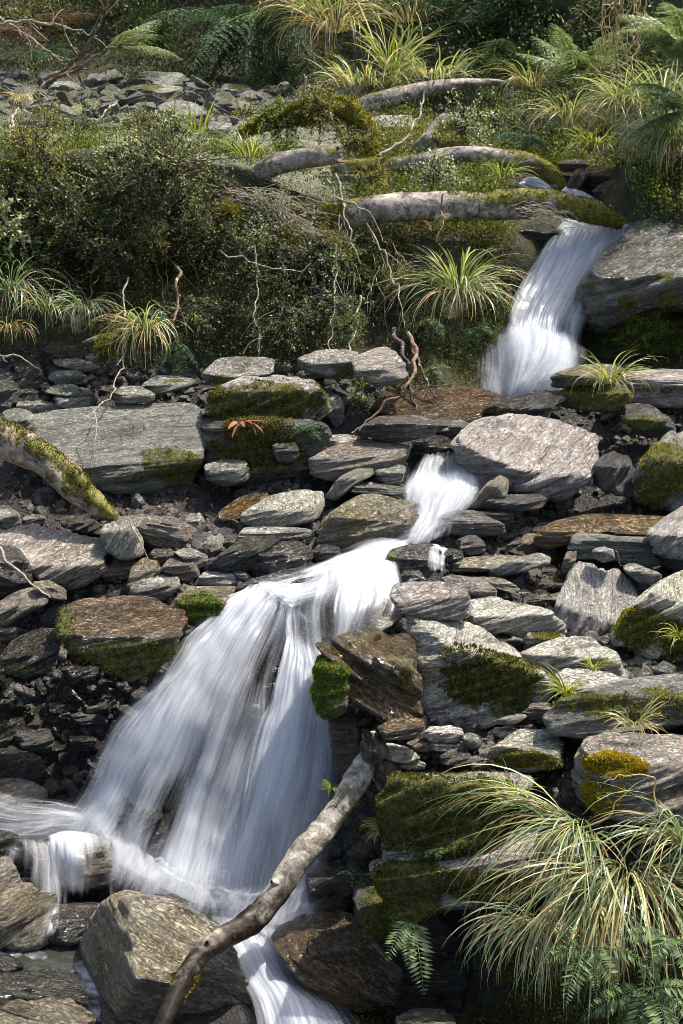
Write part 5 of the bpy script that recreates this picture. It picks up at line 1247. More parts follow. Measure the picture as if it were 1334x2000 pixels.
for nm, xr, yr, zz, dn in (('lower_pool_water', (-3.2, 1.2), (5.0, 7.4), -4.58, .22), ('boulder_pool_water', (-2.0, -.62), (5.75, 6.44), -4.47, .34)):
    X, Yg = np.meshgrid(np.linspace(*xr, 120), np.linspace(*yr, 90))
    Z = np.full(X.shape, zz)
    if nm[0] == 'l': Z = Z - .55 * np.clip(6.7 - Yg, 0, 3) - .25 * np.clip(X + .2, 0, 3) - .7 * sstep(-.95, -1.35, X)
    else: Z = Z - 1.6 * np.clip(X + 1.12, 0, 2) - 1.2 * np.clip(5.98 - Yg, 0, 2)
    q = np.stack([X * 5, Yg * 5, Z], -1).reshape(-1, 3)
    Z = Z + .035 * fbm(q, 4).reshape(X.shape)
    idx = np.arange(X.size).reshape(X.shape)
    o = obj(nm, make_mesh(nm, np.stack([X, Yg, Z], -1).reshape(-1, 3), np.stack([idx[:-1, :-1], idx[:-1, 1:], idx[1:, 1:], idx[1:, :-1]], -1).reshape(-1, 4), attrs={'dens': np.clip(dn + .3 * fbm(q * .3, 2) + .12 * np.exp(-((X.ravel() + .35) / .5) ** 2 - ((Yg.ravel() - 6.0) / .7) ** 2), 0, 1)}), MAT['pool'])
    tag(o, kind='structure')
    if nm == 'lower_pool_water': pass
# ------------------------------------------------------------------ ground cover and plants
fr = TROW[TF[:, 0]]; fx = TPX[TF[:, 0]]
bank = (fr > 6.0) & (fr < 8.3) & (fx < 1000)
low = fr < 7.75
bed = (fx > 985) & (fx < 1255) & (fr < 9.15)
carpet('bank_foliage', bank & (fx < 780) & low, 26000, 'leaf_dark', .030, seed=1, lift=.04)
carpet('bank_moss_foliage', bank & (fx > -300) & ((fx < 990) | ~low), 40000, 'moss_dark', .020, seed=2, lift=.02)
carpet('brow_foliage', (fr > 7.7) & (fr < 8.5) & (fx < 1000), 30000, 'leaf_mid', .026, seed=8, lift=.04)
carpet('right_bank_undergrowth', ~bed & (fr > 7.9) & (fr < 9.3) & (fx > 700), 24000, 'leaf_olive', .03, seed=3, lift=.05)
carpet('right_bank_foliage', ~bed & (fr > 7.9) & (fr < 9.4) & (fx > 700), 30000, 'leaf_mid', .034, seed=13, lift=.07)
carpet('slope_moss_foliage', ~bed & (fr > 7.9) & (fr < 9.4) & (fx > 900), 16000, 'moss', .03, seed=14, lift=.02)
carpet('right_bank_moss_foliage', ~bed & (fr > 6.2) & (fr < 8.2) & (fx > 1170), 14000, 'moss_dark', .022, seed=9, lift=.02)
carpet('terrace_moss_foliage', (fr > 8.3) & (fr < 10.0) & (fx < 720), 60000, 'moss_grey', .026, wr=.35, seed=4, lift=.012, upb=.9)
carpet('forest_undergrowth', (fr > 9.7), 60000, 'leaf_dark', .05, seed=5, lift=.10)
carpet('forest_foliage', (fr > 9.9), 40000, 'leaf_dark', .055, seed=6, lift=.16)
carpet('lower_right_moss_foliage', (fr > .6) & (fr < 3.6) & (fx > 690) & (fx < 1500), 26000, 'moss_dark', .016, seed=7, lift=.02)

SH = [
 (330,330,105,12.35,'leaf_glossy',150,34,.024,'rounded small leaved shrub with pale glossy leaves on the brow of the bank'),
 (345,430,95,12.3,'leaf_glossy',120,30,.022,'dark twiggy shrub directly below the rounded glossy shrub'),
 (225,360,60,12.3,'leaf_glossy',70,30,.026,'glossy leaved bush beside the orange mossy stub'),
 (70,300,80,12.6,'leaf_olive',90,34,.020,'low olive bush on the brow of the bank near the frame edge'),
 (165,285,70,None,'leaf_mid',80,36,.016,'fine leaved yellow green bush behind the brow of the bank'),
 (-5,440,65,12.1,'leaf_pale',60,30,.034,'bush with large pale leaves at the frame edge half way up the bank'),
 (20,500,60,None,'leaf_mid',60,30,.030,'olive leaved bush above the rushes at the frame edge'),
 (110,370,70,12.3,'leaf_dark',80,32,.022,'dark hanging bush under the brow near the frame edge'),
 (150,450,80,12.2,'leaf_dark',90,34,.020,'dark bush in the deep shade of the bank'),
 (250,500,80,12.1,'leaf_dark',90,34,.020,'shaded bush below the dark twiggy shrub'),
 (420,470,80,12.2,'leaf_dark',90,30,.020,'shaded bush under the short broken log'),
 (430,300,50,None,'leaf_mid',60,34,.018,'green bush with grass blades beside the rounded glossy shrub'),
 (540,420,60,12.4,'leaf_pale',55,22,.020,'thin pale leaved bush among the dead twigs'),
 (600,500,75,12.2,'leaf_pale',70,26,.020,'straggling pale speckled bush in the middle of the bank'),
 (480,540,80,12.0,'leaf_dark',90,30,.018,'dark bush in the middle of the bank foot'),
 (640,590,70,11.9,'leaf_dark',80,30,.018,'dark bush behind the hanging white roots'),
 (735,545,55,None,'leaf_mid',130,44,.013,'dense fine leaved upright shrub above the thick brown root'),
 (730,620,50,None,'leaf_dark',80,34,.014,'trailing fine leaved shrub under the dense upright shrub'),
 (560,620,70,11.7,'leaf_dark',70,30,.018,'dark trailing bush above the flat topped rock'),
 (380,610,60,11.7,'leaf_dark',60,28,.018,'dim bush behind the hanging brown root'),
 (100,560,60,None,'leaf_dark',60,30,.022,'dim bush behind the rushes at the frame edge'),
 (860,345,60,13.4,'leaf_pale',60,26,.022,'airy shrub with pale speckled leaves in front of the curved log'),
 (905,250,60,None,'leaf_pale',60,28,.022,'airy pale leaved shrub beside the peaked mossy rock'),
 (820,175,55,None,'leaf_pale',60,26,.026,'pale shrub among the upper tussocks over the highest log'),
 (980,240,55,None,'leaf_mid',80,34,.020,'bushy green shrub on the upper bank beneath the tip of the highest log'),
 (1060,215,55,None,'leaf_mid',70,34,.022,'green bush beneath the pale fern'),
 (1000,300,50,None,'leaf_dark',60,34,.022,'dark green bush above the curved log bend'),
 (620,215,55,14.1,'leaf_olive',110,34,.020,'leafy olive clump growing over the mossy root arch'),
 (545,235,45,14.2,'leaf_mid',80,34,.020,'green leafy clump on the low end of the mossy root arch'),
 (690,265,45,14.0,'leaf_olive',70,30,.020,'olive clump hanging from the far end of the mossy root arch'),
 (480,235,40,None,'leaf_olive',50,26,.022,'rusty dry shrub on the edge of the rubble terrace'),
 (560,290,40,None,'leaf_mid',50,26,.020,'small green bush above the short broken log'),
 (1180,250,60,None,'leaf_olive',60,34,.022,'yellowish bush on the upper bank near the drooping grass'),
 (930,470,45,None,'leaf_olive',60,34,.014,'mossy olive bush under the thickest fallen log'),
 (780,480,45,None,'leaf_olive',60,34,.016,'olive bush under the middle of the thickest fallen log'),
 (960,600,50,None,'leaf_mid',80,40,.012,'fine leaved cushion shrub beside the upper waterfall'),
 (880,690,45,None,'leaf_dark',60,34,.014,'dark low shrub under the rush beside the upper waterfall'),
 (700,790,38,None,'leaf_mid',110,40,.011,'bright feathery cushion plant beneath the hanging roots'),
 (1250,640,60,12.0,'moss_bright',90,44,.012,'feathery bright green cushion on the mossy recess'),
 (100,60,110,None,'leaf_olive',110,30,.034,'straggly olive tree scrub in the upper corner'),
 (200,40,90,None,'leaf_mid',80,30,.036,'loose green scrub behind the bare branches'),
 (840,40,80,None,'leaf_dark',80,30,.040,'dark scrub behind the plumed grass'),
 (930,130,70,None,'leaf_dark',80,30,.034,'dark scrub beneath the dark tree fern'),
 (620,120,60,None,'leaf_olive',60,30,.034,'mossy olive scrub by the rim of the dark hollow'),
 (1180,60,90,None,'leaf_dark',80,30,.036,'dark scrub behind the pale fern'),
 (1290,330,60,None,'leaf_dark',60,30,.022,'dark bush under the drooping grass at the frame edge'),
 (940,215,60,None,'leaf_pale',80,34,.026,'speckled pale bush close under the tip of the highest log'),
 (1010,255,60,None,'leaf_pale',80,34,.022,'dense grey green bush between the curved log bend and pale fern'),
 (1080,290,50,None,'leaf_mid',80,34,.022,'mossy green bush on the slope above the stream head'),
 (760,300,45,None,'leaf_mid',70,34,.018,'green herb bush on the slope between two logs'),
 (830,400,40,13.2,'leaf_mid',50,30,.018,'green bush squeezed behind the thickest fallen log'),
 (730,350,40,13.4,'leaf_olive',60,30,.018,'olive bush under the curved pale log'),
 (680,330,35,None,'leaf_mid',50,30,.018,'small bush at the torn end of the short broken log'),
 (300,60,70,None,'leaf_mid',80,30,.04,'green scrub at the rim of the dark hollow'),
 (20,30,100,None,'leaf_pale',90,30,.036,'pale scrub filling the upper corner'),
 (700,30,60,None,'leaf_olive',70,30,.04,'brownish scrub between the dusky and plumed tussocks'),
 (30,340,60,12.4,'leaf_mid',90,34,.018,'mossy green bush on the brow at the frame edge'),
 (240,300,50,None,'leaf_pale',70,34,.018,'pale leaved bush behind the glossy leaved bush'),
 (290,255,50,None,'leaf_olive',80,34,.018,'brown tinged bush at the rear of the brow'),
 (100,255,60,None,'leaf_olive',80,34,.018,'low mossy bush between the terrace and the brow'),
 (840,560,50,12.1,'leaf_mid',110,44,.010,'mossy fine leaved cushion hanging left of the drooping rush'),
 (820,640,50,11.8,'leaf_dark',110,40,.011,'dark fine leaved cushion under the drooping rush'),
 (940,660,40,12.0,'leaf_mid',90,40,.010,'small mossy cushion at the foot of the upper waterfall'),
 (790,560,45,12.2,'leaf_olive',100,40,.011,'olive mossy cushion behind the pale curling root'),
 (975,530,40,12.6,'leaf_olive',90,40,.010,'mossy cushion on the brink beside the upper waterfall'),
 (660,500,50,12.3,'leaf_mid',70,34,.016,'green bush behind the pale root at the log end'),
 (560,470,35,12.15,'moss',90,40,.010,'yellow moss cushion among the dead stems'),
 (450,415,30,12.3,'moss',80,40,.010,'yellow moss cushion under the short broken log'),
 (200,425,35,12.3,'leaf_mid',80,36,.014,'light green leafy clump on the shaded bank under the orange stub'),
 (640,465,32,12.2,'moss',80,40,.010,'mossy cushion close to the mossy buried log end'),
 (95,455,40,12.3,'leaf_mid',70,34,.016,'green leafy clump on the shaded bank near the frame edge'),
 (340,250,40,13.2,'leaf_pale',70,34,.018,'pale leafy clump at the rear of the brow beside the flax blades'),
 (300,470,45,12.0,'leaf_olive',70,34,.014,'olive leafy clump low on the shaded bank'),
 (500,470,45,12.1,'leaf_pale',50,28,.018,'pale leafed spray in the middle of the bank'),
 (680,640,40,11.6,'leaf_mid',90,40,.010,'mossy leafy clump behind the white bank roots'),
]
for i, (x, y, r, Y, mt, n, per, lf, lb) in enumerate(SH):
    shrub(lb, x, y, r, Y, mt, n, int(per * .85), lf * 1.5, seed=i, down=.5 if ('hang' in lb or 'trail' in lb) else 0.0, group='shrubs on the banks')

TU = [  # label, px, py, Y, n, L, w, az, azs, extra
 ('drooping rush with long green blades beside the upper waterfall', 892,570,12.1,190,.84,.012,-1.7,4.6,dict(bend=(1.5,3.0),mats=(('blade_blue',.5),('blade',.25),('straw',.25)),e0=(.3,1.4),spread=.09)),
 ('upright rush fan on top of the drooping rush', 898,565,12.1,60,.5,.012,-1.6,6.2,dict(bend=(.2,.9),e0=(.9,1.5),mats=(('blade_lime',.5),('blade',.5)))),
 ('blue green rush at the frame edge in the shade of the bank', 20,575,11.9,120,.72,.011,-1.4,3.6,dict(bend=(1.4,2.8),mats=(('blade_blue',.75),('straw',.25)))),
 ('smaller blue green rush beside the frame edge rush', 95,605,11.8,80,.5,.010,-1.2,3.4,dict(bend=(1.4,2.8),mats=(('blade_blue',.8),('straw',.2)))),
 ('straw and green grass clump hanging over the stone heap', 285,650,11.3,150,.6,.010,-2.0,2.6,dict(bend=(1.6,2.9),mats=(('blade',.5),('straw',.5)))),
 ('straw grass hanging below the rush at the frame edge', 15,640,11.6,70,.4,.008,-1.5,2.6,dict(bend=(2.,3.),mats=(('straw',.8),('blade',.2)))),
 ('rush tuft on the mossy shelf by the upper pool', 1190,742,10.75,110,.46,.010,-1.75,4.2,dict(bend=(1.2,2.8),mats=(('blade',.6),('blade_lime',.15),('straw',.25)))),
 ('lime green grass tuft on the bank of stones', 1110,1350,6.85,70,.20,.009,-2.3,3.6,dict(bend=(.6,2.0),mats=(('blade_lime',.85),('straw',.15)),spread=.035)),
 ('grass tuft growing on the pale angular rock', 1160,1300,7.25,60,.14,.007,-1.6,4.6,dict(bend=(.6,2.2),mats=(('blade_lime',.8),('straw',.2)),spread=.03)),
 ('pale grass tuft behind the orange mossed boulder', 1240,1412,6.3,80,.19,.006,-1.6,4.4,dict(bend=(.8,2.4),mats=(('blade',.55),('straw',.45)),spread=.04)),
 ('grass tuft on the large mossy edge boulder', 1330,1240,7.45,50,.18,.007,-2.,3.4,dict(bend=(.8,2.2),mats=(('blade_lime',.8),('straw',.2)),spread=.03)),
 ('small hanging grass tuft on the corner of the moss covered block', 748,1620,6.35,60,.14,.006,-2.0,3.6,dict(bend=(1.2,2.8),mats=(('blade_lime',.7),('straw',.3)),spread=.02)),
 ('short bright grass on the rim of the moss covered block', 1005,1545,6.1,70,.17,.006,-2.2,4.2,dict(bend=(.6,2.2),mats=(('blade_lime',.9),('straw',.1)),spread=.05)),
 ('tiny grass tuft on the upright mossy stone by the leaning log', 648,1535,6.75,30,.1,.005,-2.4,3.,dict(bend=(1.2,2.6),mats=(('blade_lime',1.),),spread=.015)),
 ('tiny grass tuft above the bright feathery cushion plant', 705,760,10.85,40,.16,.007,-1.6,5.,dict(bend=(.4,1.6),mats=(('blade_lime',1.),),spread=.03)),
 ('great arching tussock draped over the ledge below the orange mossed boulder', 1140,1595,5.75,130,.68,.0085,-2.5,2.3,dict(bend=(1.1,2.8),e0=(-.1,1.0),mats=(('blade_blue',.35),('blade',.4),('straw',.25)),spread=.17)),
 ('heavy hanging tussock of green and straw blades at the bottom corner', 1225,1680,5.55,260,.82,.0085,-1.65,2.8,dict(bend=(1.3,3.0),e0=(-.4,1.0),mats=(('blade_blue',.3),('blade',.3),('straw',.4)),spread=.24)),
 ('tussock arching out of frame beside the bent straw stalk', 1350,1640,5.6,170,.62,.0085,-1.6,3.0,dict(bend=(1.4,2.9),mats=(('blade_blue',.6),('blade',.2),('straw',.2)),spread=.08)),
 ('lower tussock with pale green blades fanning over the dark gap', 1060,1800,5.6,150,.50,.008,-1.95,2.2,dict(bend=(1.6,2.9),e0=(.4,1.2),mats=(('blade_blue',.55),('straw',.45)),spread=.08,plumes=1)),
 ('curtain of straw blades hanging at the bottom of the great tussock', 1150,1740,5.5,110,.60,.010,-1.7,1.8,dict(bend=(2.0,3.0),e0=(.2,.9),mats=(('straw',.8),('blade',.2)),spread=.12)),
 ('big drooping tussock at the upper frame edge below the fern', 1295,230,None,330,1.1,.014,-1.9,3.0,dict(bend=(1.5,2.9),mats=(('blade_blue',.6),('blade',.25),('straw',.15)),spread=.2)),
 ('drooping grass hanging over the wet stones by the upper frame edge', 1315,285,13.3,260,.80,.014,-1.8,2.6,dict(bend=(1.7,3.0),mats=(('blade_blue',.55),('blade',.2),('straw',.25)),spread=.15)),
 ('pale drooping tussock between the fern and the drooping grass', 1215,215,14.2,170,.75,.014,-1.9,3.0,dict(bend=(1.4,2.8),mats=(('blade',.7),('straw',.3)),spread=.12)),
 ('yellow green tussock on the mossy slope above the stream', 1110,235,14.6,160,.62,.014,-1.7,3.6,dict(bend=(1.4,2.8),mats=(('blade',.7),('straw',.3)),spread=.12)),
 ('short yellow grass clump above the brown stone at the stream top', 1160,285,13.8,120,.42,.012,-1.7,3.6,dict(bend=(1.2,2.6),mats=(('blade_lime',.8),('straw',.2)),spread=.10)),
 ('grass clump under the pale fern', 1040,165,16.5,100,.7,.016,-1.7,4.,dict(bend=(1.4,2.8),mats=(('blade',.6),('straw',.4)),spread=.15)),
 ('small grass clump by the bend of the curved log', 980,345,13.7,80,.4,.011,-1.7,5.,dict(bend=(.8,2.2),mats=(('blade_lime',.6),('blade',.4)),spread=.08)),
 ('bright yellow green flax clump behind the highest log', 765,130,17.2,80,.8,.026,-1.7,5.6,dict(bend=(.3,1.6),e0=(.7,1.45),mats=(('blade_lime',.35),('blade',.5),('straw',.15)),spread=.15)),
 ('grey green grass bank behind the highest log', 720,165,17.0,170,.65,.018,-1.7,5.,dict(bend=(.8,2.4),mats=(('blade',.7),('straw',.3)),spread=.4)),
 ('grass swathe in front of the flax clump', 845,150,17.0,130,.6,.016,-1.7,5.,dict(bend=(.8,2.4),mats=(('blade',.7),('straw',.3)),spread=.35)),
 ('plumed brown grass under the upper frame edge', 800,40,20,80,1.3,.018,-1.8,5.6,dict(bend=(1.0,2.4),mats=(('straw',.3),('blade',.7)),spread=.2,plumes=6,plume_l=.5)),
 ('hanging plumed tussock by the rim of the dark hollow', 655,60,20.5,140,1.5,.022,-1.7,4.,dict(bend=(1.5,2.8),mats=(('straw',.6),('blade',.4)),spread=.2,plumes=4,plume_l=.5)),
 ('dusky tussock at the upper frame edge above the dark hollow', 615,25,21,110,1.2,.018,-1.7,4.6,dict(bend=(1.4,2.6),mats=(('blade',.7),('straw',.3)),spread=.25)),
 ('upright green blades behind the rounded glossy shrub', 385,262,13.3,26,.42,.016,-1.6,6.,dict(bend=(.1,.6),e0=(1.1,1.5),mats=(('blade_lime',1.),),spread=.08)),
 ('green grass blades above the short broken log', 490,305,12.9,50,.40,.013,-1.6,5.6,dict(bend=(.5,1.8),mats=(('blade_lime',.7),('blade',.3)),spread=.10)),
 ('plant with long orange tinted leaves hanging on the plant covered rock face', 468,818,10.0,11,.19,.036,-1.6,3.4,dict(bend=(.5,1.2),e0=(-.5,.5),mats=(('fern_orange',1.),),spread=.05)),
 ('dead grass plume standing before the thickest log', 845,445,12.4,14,.18,.008,-1.6,5.,dict(bend=(1.,2.4),mats=(('straw',1.),),spread=.02,plumes=2,plume_l=.12)),
 ('tuft of pale hanging grass on the lichen terrace', 42,195,17.5,60,.5,.012,-1.7,3.,dict(bend=(1.8,3.),mats=(('straw',.8),('blade',.2)),spread=.06)),
 ('small bright grass sprout on the rubble terrace', 165,232,15.5,20,.3,.016,-1.6,6.,dict(bend=(.3,1.4),mats=(('blade_lime',1.),),spread=.05)),
 ('green rush in the shade right of the frame edge rushes', 165,600,11.7,80,.42,.008,-1.5,3.,dict(bend=(1.6,3.0),e0=(.3,1.2),mats=(('blade_blue',.8),('straw',.2)),spread=.08)),
]
for i, (lb, x, y, Y, n, L, w, az, azs, kw) in enumerate(TU):
    tussock(lb, x, y, Y, n, L, w, az=az, azs=azs, seed=i, group='grass tussocks on the banks', **kw)

FE = [
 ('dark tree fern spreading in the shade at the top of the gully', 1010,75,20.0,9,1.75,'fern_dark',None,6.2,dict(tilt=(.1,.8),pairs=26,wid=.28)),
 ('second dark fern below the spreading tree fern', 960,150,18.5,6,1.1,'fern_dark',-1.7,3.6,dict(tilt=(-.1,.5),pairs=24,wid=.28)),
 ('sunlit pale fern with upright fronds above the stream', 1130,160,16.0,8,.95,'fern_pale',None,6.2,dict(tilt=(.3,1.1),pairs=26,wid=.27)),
 ('pale fern at the upper frame edge with overlapping fronds', 1345,130,13.2,8,.85,'fern_pale',2.9,3.6,dict(tilt=(.0,.9),pairs=26,wid=.28)),
 ('soft fern fronds below the pale edge fern', 1350,215,12.8,6,.7,'fern',3.0,2.6,dict(tilt=(-.3,.5),pairs=24,wid=.28)),
 ('small fern on the shaded slope over the curved log', 1020,265,14.8,5,.55,'fern_dark',-1.8,3.,dict(tilt=(-.5,.3),pairs=22,wid=.25)),
 ('hanging fern bank on the far side of the dark hollow', 520,25,22.0,9,2.0,'fern_dark',-1.9,2.4,dict(tilt=(-1.0,.2),pairs=26,wid=.22)),
 ('second hanging fern in the dark hollow', 455,40,22.5,6,1.7,'fern_dark',-2.0,2.4,dict(tilt=(-1.0,.1),pairs=26,wid=.22)),
 ('third hanging fern deep inside the dark hollow', 560,110,21.5,5,1.2,'fern_dark',-2.2,2.,dict(tilt=(-1.1,-.1),pairs=24,wid=.22)),
 ('fern with flat spreading fronds by the bare branches', 225,100,20.5,6,1.0,'fern_pale',-.3,3.0,dict(tilt=(.0,.7),pairs=24,wid=.27)),
 ('brown dead bracken under the olive scrub', 60,75,21.5,6,1.1,'fern_brown',-1.6,4.,dict(tilt=(-.2,.5),pairs=22,wid=.28)),
 ('small green fern beside the brown bracken', 85,105,20.8,5,.7,'fern_dark',-1.4,4.,dict(tilt=(-.2,.5),pairs=22,wid=.28)),
 ('glossy fern at the bottom corner under the straw curtain', 1150,1850,5.05,5,.27,'fern',-1.6,3.4,dict(tilt=(-.5,.5),pairs=17,wid=.24,two=False)),
 ('big ladder leaved fern at the very bottom corner', 1270,1930,4.9,6,.31,'fern',-1.7,3.6,dict(tilt=(-.5,.5),pairs=22,wid=.25,two=False)),
 ('leafy fern beside the hanging straw stalks at the frame edge', 1310,1830,4.95,5,.27,'fern',-1.9,3.0,dict(tilt=(-.4,.6),pairs=16,wid=.25,two=False)),
 ('fern frond pair hanging in the dark gap beside the wet boulder', 805,1790,5.95,3,.36,'fern_pale',-1.75,1.5,dict(tilt=(-1.0,-.4),pairs=16,wid=.24,two=False)),
 ('little fern on the corner below the hanging grass tuft', 705,1700,6.35,4,.14,'fern_dark',-2.2,2.4,dict(tilt=(-.6,.2),pairs=14,wid=.24,two=False)),
 ('tiny fern sprig on the ledge under the moss covered block', 855,1655,6.05,3,.13,'fern_dark',-1.5,2.4,dict(tilt=(-.4,.3),pairs=14,wid=.25,two=False)),
 ('small dark ferns on the plant covered rock face', 600,830,10.2,5,.2,'fern_dark',-1.3,2.6,dict(tilt=(-.6,.1),pairs=14,wid=.24,two=False)),
 ('small fern hanging at the bank foot above the mossy brown stone', 345,665,11.2,5,.34,'fern_dark',-1.6,2.6,dict(tilt=(-1.2,-.4),pairs=18,wid=.16,two=False)),
 ('small dark fern under the drooping rush', 850,625,11.7,5,.26,'fern',-1.8,2.8,dict(tilt=(-.8,.1),pairs=16,wid=.22,two=False)),
 ('dark fern on the soil beside the foot of the upper waterfall', 925,640,11.8,5,.24,'fern_dark',-1.5,2.8,dict(tilt=(-.8,.1),pairs=16,wid=.22,two=False)),
 ('little fern above the tan bedrock apron', 850,715,11.35,4,.2,'fern',-1.6,2.6,dict(tilt=(-.7,.2),pairs=14,wid=.22,two=False)),
 ('fern under the tall bank above the grass clump', 300,600,11.4,5,.36,'fern_dark',-1.5,3.,dict(tilt=(-1.,-.1),pairs=18,wid=.2,two=False)),
]
for i, (lb, x, y, Y, n, L, mt, az, azs, kw) in enumerate(FE):
    fern(lb, x, y, Y, n, L, mt, az, azs, seed=i, group='ferns', **kw)

# ------------------------------------------------------------------ roots, twigs and dead branches
TW = [
 ('thick brown root looping down to the stone stack', [(800,655,11.5),(812,700,11.1),(800,750,10.8),(750,795,10.6),(690,848,10.4)], .022, 'twig_brown', 0),
 ('dark wet root hanging behind the thick brown root', [(770,640,11.6),(790,690,11.3),(800,745,11.1),(815,805,10.9)], .024, 'twig_dark', 0),
 ('forked dark root beside the tan bedrock apron', [(805,665,11.5),(825,715,11.2),(845,765,11.0),(852,775,10.95)], .016, 'twig_dark', 1),
 ('thin dark root hanging below the drooping rush', [(875,620,12.0),(878,690,11.7),(885,735,11.5),(902,770,11.3)], .012, 'twig_dark', 0),
 ('pale root hanging from the log end to the white pebbles', [(655,335,12.5),(672,400,12.3),(690,470,12.1),(700,510,12.0)], .013, 'twig', 2),
 ('long white root reaching down to the bank foot', [(640,350,12.5),(660,420,12.3),(655,520,12.0),(650,600,11.7),(640,690,11.3)], .010, 'twig', 2),
 ('white root forked over the round pebbles', [(705,580,11.9),(690,640,11.6),(683,690,11.3),(690,740,11.1),(685,770,11.0)], .012, 'twig', 2),
 ('pale root curling in front of the dense upright shrub', [(720,440,12.3),(745,480,12.2),(775,560,11.9),(790,640,11.6)], .010, 'twig', 2),
 ('white root draped over the thickest fallen log', [(655,385,12.35),(700,398,12.3),(735,440,12.25),(745,470,12.2)], .010, 'twig', 1),
 ('slender white root crossing the middle of the thickest log', [(868,385,12.4),(866,410,12.4),(862,440,12.35),(855,470,12.3)], .009, 'twig', 0),
 ('brown root hanging in the shade of the bank', [(352,520,11.7),(345,575,11.5),(338,640,11.3),(315,700,11.1)], .018, 'twig_brown', 1),
 ('thin vine hanging down to the great flat slab', [(247,540,11.6),(240,620,11.3),(243,690,11.1),(215,770,10.6),(190,800,10.2),(188,850,10.0),(175,910,9.9)], .008, 'twig', 2),
 ('pale hooked root at the middle of the bank', [(497,480,11.9),(505,560,11.7),(500,620,11.5),(508,660,11.4),(502,690,11.3)], .010, 'twig', 2),
 ('bent white twig pointing from the bank foot', [(475,688,11.3),(500,668,11.3),(508,660,11.3)], .008, 'twig', 0),
 ('long arching vine across the middle of the bank', [(430,490,11.9),(500,515,11.7),(560,530,11.7),(610,515,11.8)], .007, 'twig', 2),
 ('bare looping vine near the brow of the bank', [(110,370,12.4),(150,410,12.2),(185,445,12.1),(225,440,12.1),(243,410,12.2)], .008, 'twig', 1),
 ('slanting bare stem on the brow of the bank', [(135,340,12.6),(175,350,12.5),(215,385,12.4)], .010, 'twig', 2),
 ('dry twig at the frame edge above the stone heap', [(-20,690,10.9),(30,700,10.9),(80,720,10.9)], .012, 'twig', 1),
 ('bare white branch lying over the brown layered rock', [(-30,1045,8.3),(10,1090,8.2),(50,1130,8.1),(92,1162,8.05)], .014, 'twig', 1),
 ('thin straw twig against the leaning striped stone', [(256,1028,8.8),(275,1055,8.75),(294,1086,8.7)], .006, 'twig', 0),
 ('pale stick standing upright beside the mossy root arch', [(585,208,14.6),(588,180,14.6),(594,165,14.6),(589,140,14.6)], .020, 'twig', 0),
 ('bent grey branch rising between the two upper fallen logs', [(745,305,13.6),(790,270,13.8),(815,230,14.0),(822,190,14.2),(828,163,14.3)], .018, 'twig', 2),
 ('dark bare branch arching over the terrace from the upper corner', [(90,158,19.),(140,120,19.),(180,75,18.8),(205,20,18.6),(215,-30,18.5)], .035, 'twig_brown', 6),
 ('long bare branch reaching toward the dark hollow', [(85,165,18.8),(150,135,18.8),(215,95,18.6),(280,78,18.5)], .03, 'twig_brown', 5),
 ('grey bare branch crossing the upper corner', [(-30,60,19.5),(40,42,19.5),(120,50,19.4),(190,70,19.3)], .022, 'twig', 7),
 ('thin bare branch slanting behind the terrace boulder', [(-20,20,20.),(60,75,20.),(120,120,19.8)], .02, 'twig', 6),
 ('forked stick lying on the rubble terrace', [(20,270,13.6),(22,240,14.5),(35,215,15.)], .03, 'twig', 1),
 ('dry stick on the moss below the terrace slab', [(160,240,15.),(190,232,15.2),(215,210,15.6),(232,195,16.)], .016, 'twig', 2),
 ('bent straw stalk over the orange mossed boulder', [(1145,1620,5.6),(1200,1560,5.6),(1270,1525,5.6)], .005, 'straw', 0),
 ('folded straw stalk standing above the corner tussock', [(1270,1640,5.55),(1271,1580,5.55),(1272,1524,5.55),(1225,1523,5.55),(1172,1524,5.55)], .006, 'straw', 0),
 ('dark stick jammed beside the golden brown boulder', [(595,1062,8.9),(612,1045,8.9),(625,1030,9.0)], .010, 'twig_dark', 0),
 ('rusty twig leaning on the shoulder of the tilted boulder', [(1195,1075,8.3),(1210,1090,8.3),(1225,1105,8.3)], .005, 'twig_brown', 0),
]
for i, (lb, p, r, mt, sd) in enumerate(TW):
    twig(lb, p, r, mt, i, 'roots and twigs', side=sd, wob=.05 if len(p) > 2 else .015, name='root' if 'root' in lb else 'branch' if 'branch' in lb else 'twig')
rng = np.random.RandomState(42)
for i in range(46):            # the fan of dead stems spilling over the bank beneath the short broken log
    x0, y0 = rng.uniform(420, 520), rng.uniform(365, 395); x1, y1 = rng.uniform(540, 690), rng.uniform(395, 520)
    twig('thin dead stem in the fan spilling from beneath the short broken log', [(x0, y0, 12.5), ((x0 + x1) / 2, (y0 + y1) / 2 - rng.uniform(0, 25), 12.2), (x1, y1, 12.0)], .004, 'twig', 100 + i, 'dead stems beneath the short broken log', wob=.06, k=4, name='dead_stem')
for i in range(40):            # hanging roots down the shaded bank
    x0, y0 = rng.uniform(440, 800), rng.uniform(430, 560); l = rng.uniform(60, 160); dx = rng.uniform(-45, 45)
    Y0 = hit(x0, y0)[1] - .35
    twig('thin pale root dangling down the shaded middle of the bank', [(x0, y0, Y0), (x0 + dx * .6, y0 + l * .5, Y0 - .12), (x0 + dx, y0 + l, Y0 - .25)], .004, 'twig', 200 + i, 'thin roots dangling down the bank', wob=.05, k=4, name='hanging_root', side=1)
for i in range(26):
    x0, y0 = rng.uniform(0, 440), rng.uniform(340, 560); l = rng.uniform(50, 150); dx = rng.uniform(-50, 60)
    Y0 = hit(x0, y0)[1] - .4
    twig('thin vine stem trailing down the dark end of the bank', [(x0, y0, Y0), (x0 + dx * .6, y0 + l * .5, Y0 - .1), (x0 + dx, y0 + l, Y0 - .2)], .004, 'twig', 300 + i, 'vine stems trailing down the dark bank', wob=.05, k=4, name='vine_stem', side=1)
